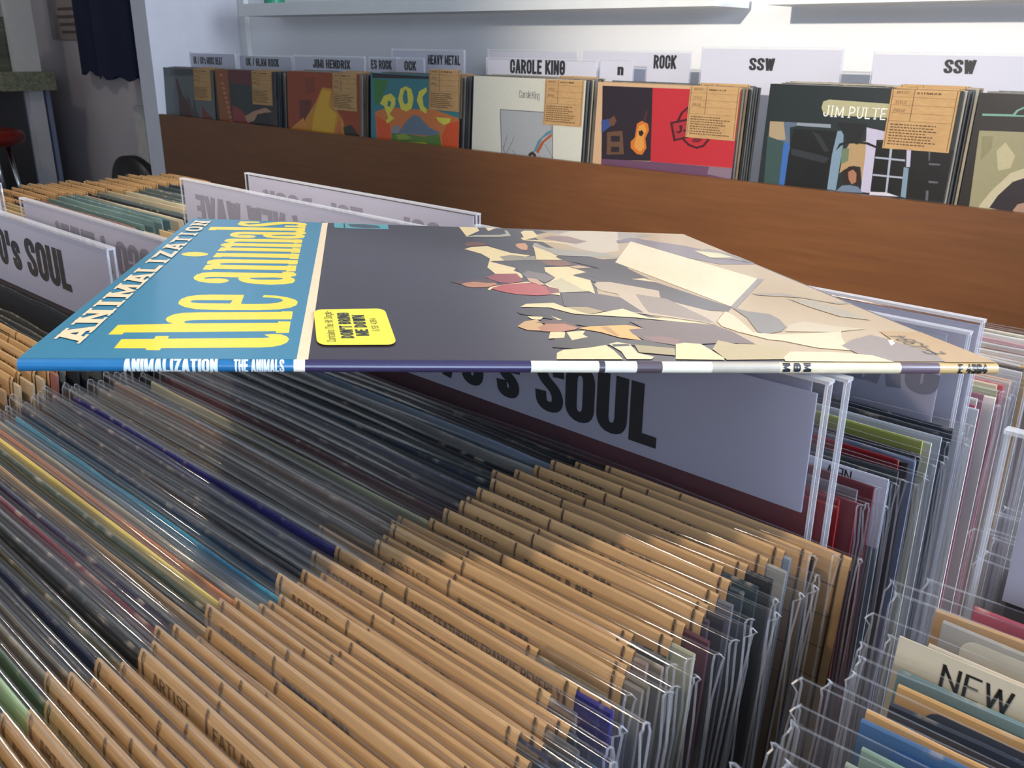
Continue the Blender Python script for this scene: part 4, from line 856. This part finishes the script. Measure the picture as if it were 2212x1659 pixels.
# ------------------------------------------------------------------ dim corner at the left
def shirt(x, y, label, wd, zb, seed):
    rnd = random.Random(seed); t = thing('hanging_shirt', label, 'shirt', (x, y, zb), (0, 0, 0), 'navy shirts hanging on the far wall')
    b = MB(); n = 22; rows = []; H = [0, .15, .35, .52, .68, .76]
    for j, hh in enumerate(H):
        r = []
        for i in range(n):
            g = 2 * math.pi * i / n; ww = wd / 2 * (1 if j < 4 else (.95, .5)[j - 4])
            fold = .018 * math.sin(5 * g + seed) * (1 - hh); dz = (-.035 * abs(math.sin(3 * g + seed)) if j == 0 else 0)
            r.append((ww * math.cos(g) + fold, (.035 + fold * .6) * math.sin(g), hh + dz))
        rows += r
    fs = [(j * n + i, j * n + (i + 1) % n, (j + 1) * n + (i + 1) % n, (j + 1) * n + i) for j in range(len(H) - 1) for i in range(n)]
    link('body', b.add(rows, fs).mesh('body', M['navy'], True), t)
    for s in (-1, 1): link('sleeve', MB().tube([(s * wd * .44, 0, .68), (s * wd * .52, 0, .60), (s * wd * .56, 0, .50)], [.045, .05, .05], 12).mesh('sleeve', M['navy'], True), t)
    b = MB().tube([(.02 * math.cos(k), 0, .78 + .02 * math.sin(k)) for k in (1, 2, 3, 4)] , .003, 6); link('hanger_hook', b.mesh('hanger_hook', M['chrome']), t)
shirt(-5.73, 2.55, 'navy shirt hanging nearest the blue-lit wall, left of the pair', .44, -.170, 2)
shirt(-5.14, 2.40, 'near-black navy shirt hanging beside the white partition', .48, -.175, 4)
po = thing('wall_poster', 'faded beige poster on the far wall beside the hanging shirts', 'poster', (-6.22, 2.612, 0.27))
link('sheet', MB().box(-.25, .30, -.004, .004, -.27, .5).mesh('sheet', plain('faded_poster_paper', '9a8c88', .7, amt=.15, scale=8)), po)
b = MB()
for k, (x0, x1) in enumerate(((-.10, .16), (-.12, .20), (-.10, .18), (-.08, .2))): b.box(x0, x1, -.0052, -.0042, -.10 - .045 * k, -.082 - .045 * k)
link('printed_lines', b.mesh('printed_lines', plain('faded_print', '5e5450', .7)), po)
st = thing('display_stand', 'worn greenish wooden stand with white post at the far left', 'stand', (-6.6, 2.3, FZ))
part(st, 'top_board', M['wornwood'], -7.3, -6.00, 2.10, 2.40, -.290, -.186)
part(st, 'white_post', M['white'], -6.22, -6.165, 2.24, 2.39, -.186, .9)
part(st, 'side_panel', M['bluegrey'], -6.40, -6.04, 2.345, 2.37, FZ, -.290)
part(st, 'leg', M['post'], -6.12, -6.04, 2.25, 2.33, FZ, -.290)
part(st, 'leg', M['post'], -7.25, -7.17, 2.18, 2.26, FZ, -.290)
part(st, 'dark_back', M['black'], -7.3, -6.42, 2.38, 2.40, FZ, -.290)
for k in range(9):
    o = link('vinyl_record', MB().box(-.0105, .0105, 0, .28, 0, .31).mesh('vinyl_record', M['jacket']), None, (-6.246 - k * .024, 2.105, -.1855))
    o.color = lin(('5c6054', '70756a', '4c5048', '666c62', '585c50', '747a70', '50544a', '62665a', '484c44')[k]); tag(o, f"grey green record jacket standing on edge, {ordinal(k + 1)} from the stand's white post", 'record', "records standing on the far stand")
sl = thing('bar_stool', 'red topped stool with chrome legs at the far left', 'stool', (-5.92, 1.88, FZ))
link('seat', MB().lathe([(0, .48), (.20, .48), (.235, .495), (.25, .525), (.235, .558), (.17, .572), (0, .575)], 28).mesh('seat', M['red'], True), sl)
for k in range(4):
    g = R(45 + 90 * k); link('leg', MB().tube([(.16 * math.cos(g), .16 * math.sin(g), .485), (.22 * math.cos(g), .22 * math.sin(g), 0)], .012, 10).mesh('leg', M['chrome'], True), sl)
ch = thing('round_chair', 'black round-backed chair behind the bins beside the partition', 'chair', (-4.72, 2.25, FZ))
b = MB(); n = 20; vs = []; fs = []
for i in range(n + 1):
    g = math.pi * (i / n)
    for (rr, dz) in ((.30, 0), (.30, 1)):
        vs.append((.30 * math.cos(g), -.02 - .05 * math.sin(g), .20 + (.30 * math.sin(g) if dz else 0)))
        vs.append((.30 * math.cos(g), .03 - .05 * math.sin(g), .20 + (.30 * math.sin(g) if dz else 0)))
for i in range(n):
    a = i * 4; c = a + 4; fs += [(a, c, c + 2, a + 2), (a + 1, a + 3, c + 3, c + 1), (a + 2, c + 2, c + 3, a + 3)]
link('backrest', MB().add(vs, fs).mesh('backrest', M['black'], True), ch)
link('seat', MB().lathe([(0, .20), (.28, .20), (.30, .22), (.28, .26), (0, .265)], 24, c=(0, -.22, 0)).mesh('seat', M['black'], True), ch)
for s in (-1, 1):
    for y in (-.4, -.04): link('leg', MB().tube([(s * .22, y, .2), (s * .25, y, 0)], .015, 8).mesh('leg', M['black'], True), ch)
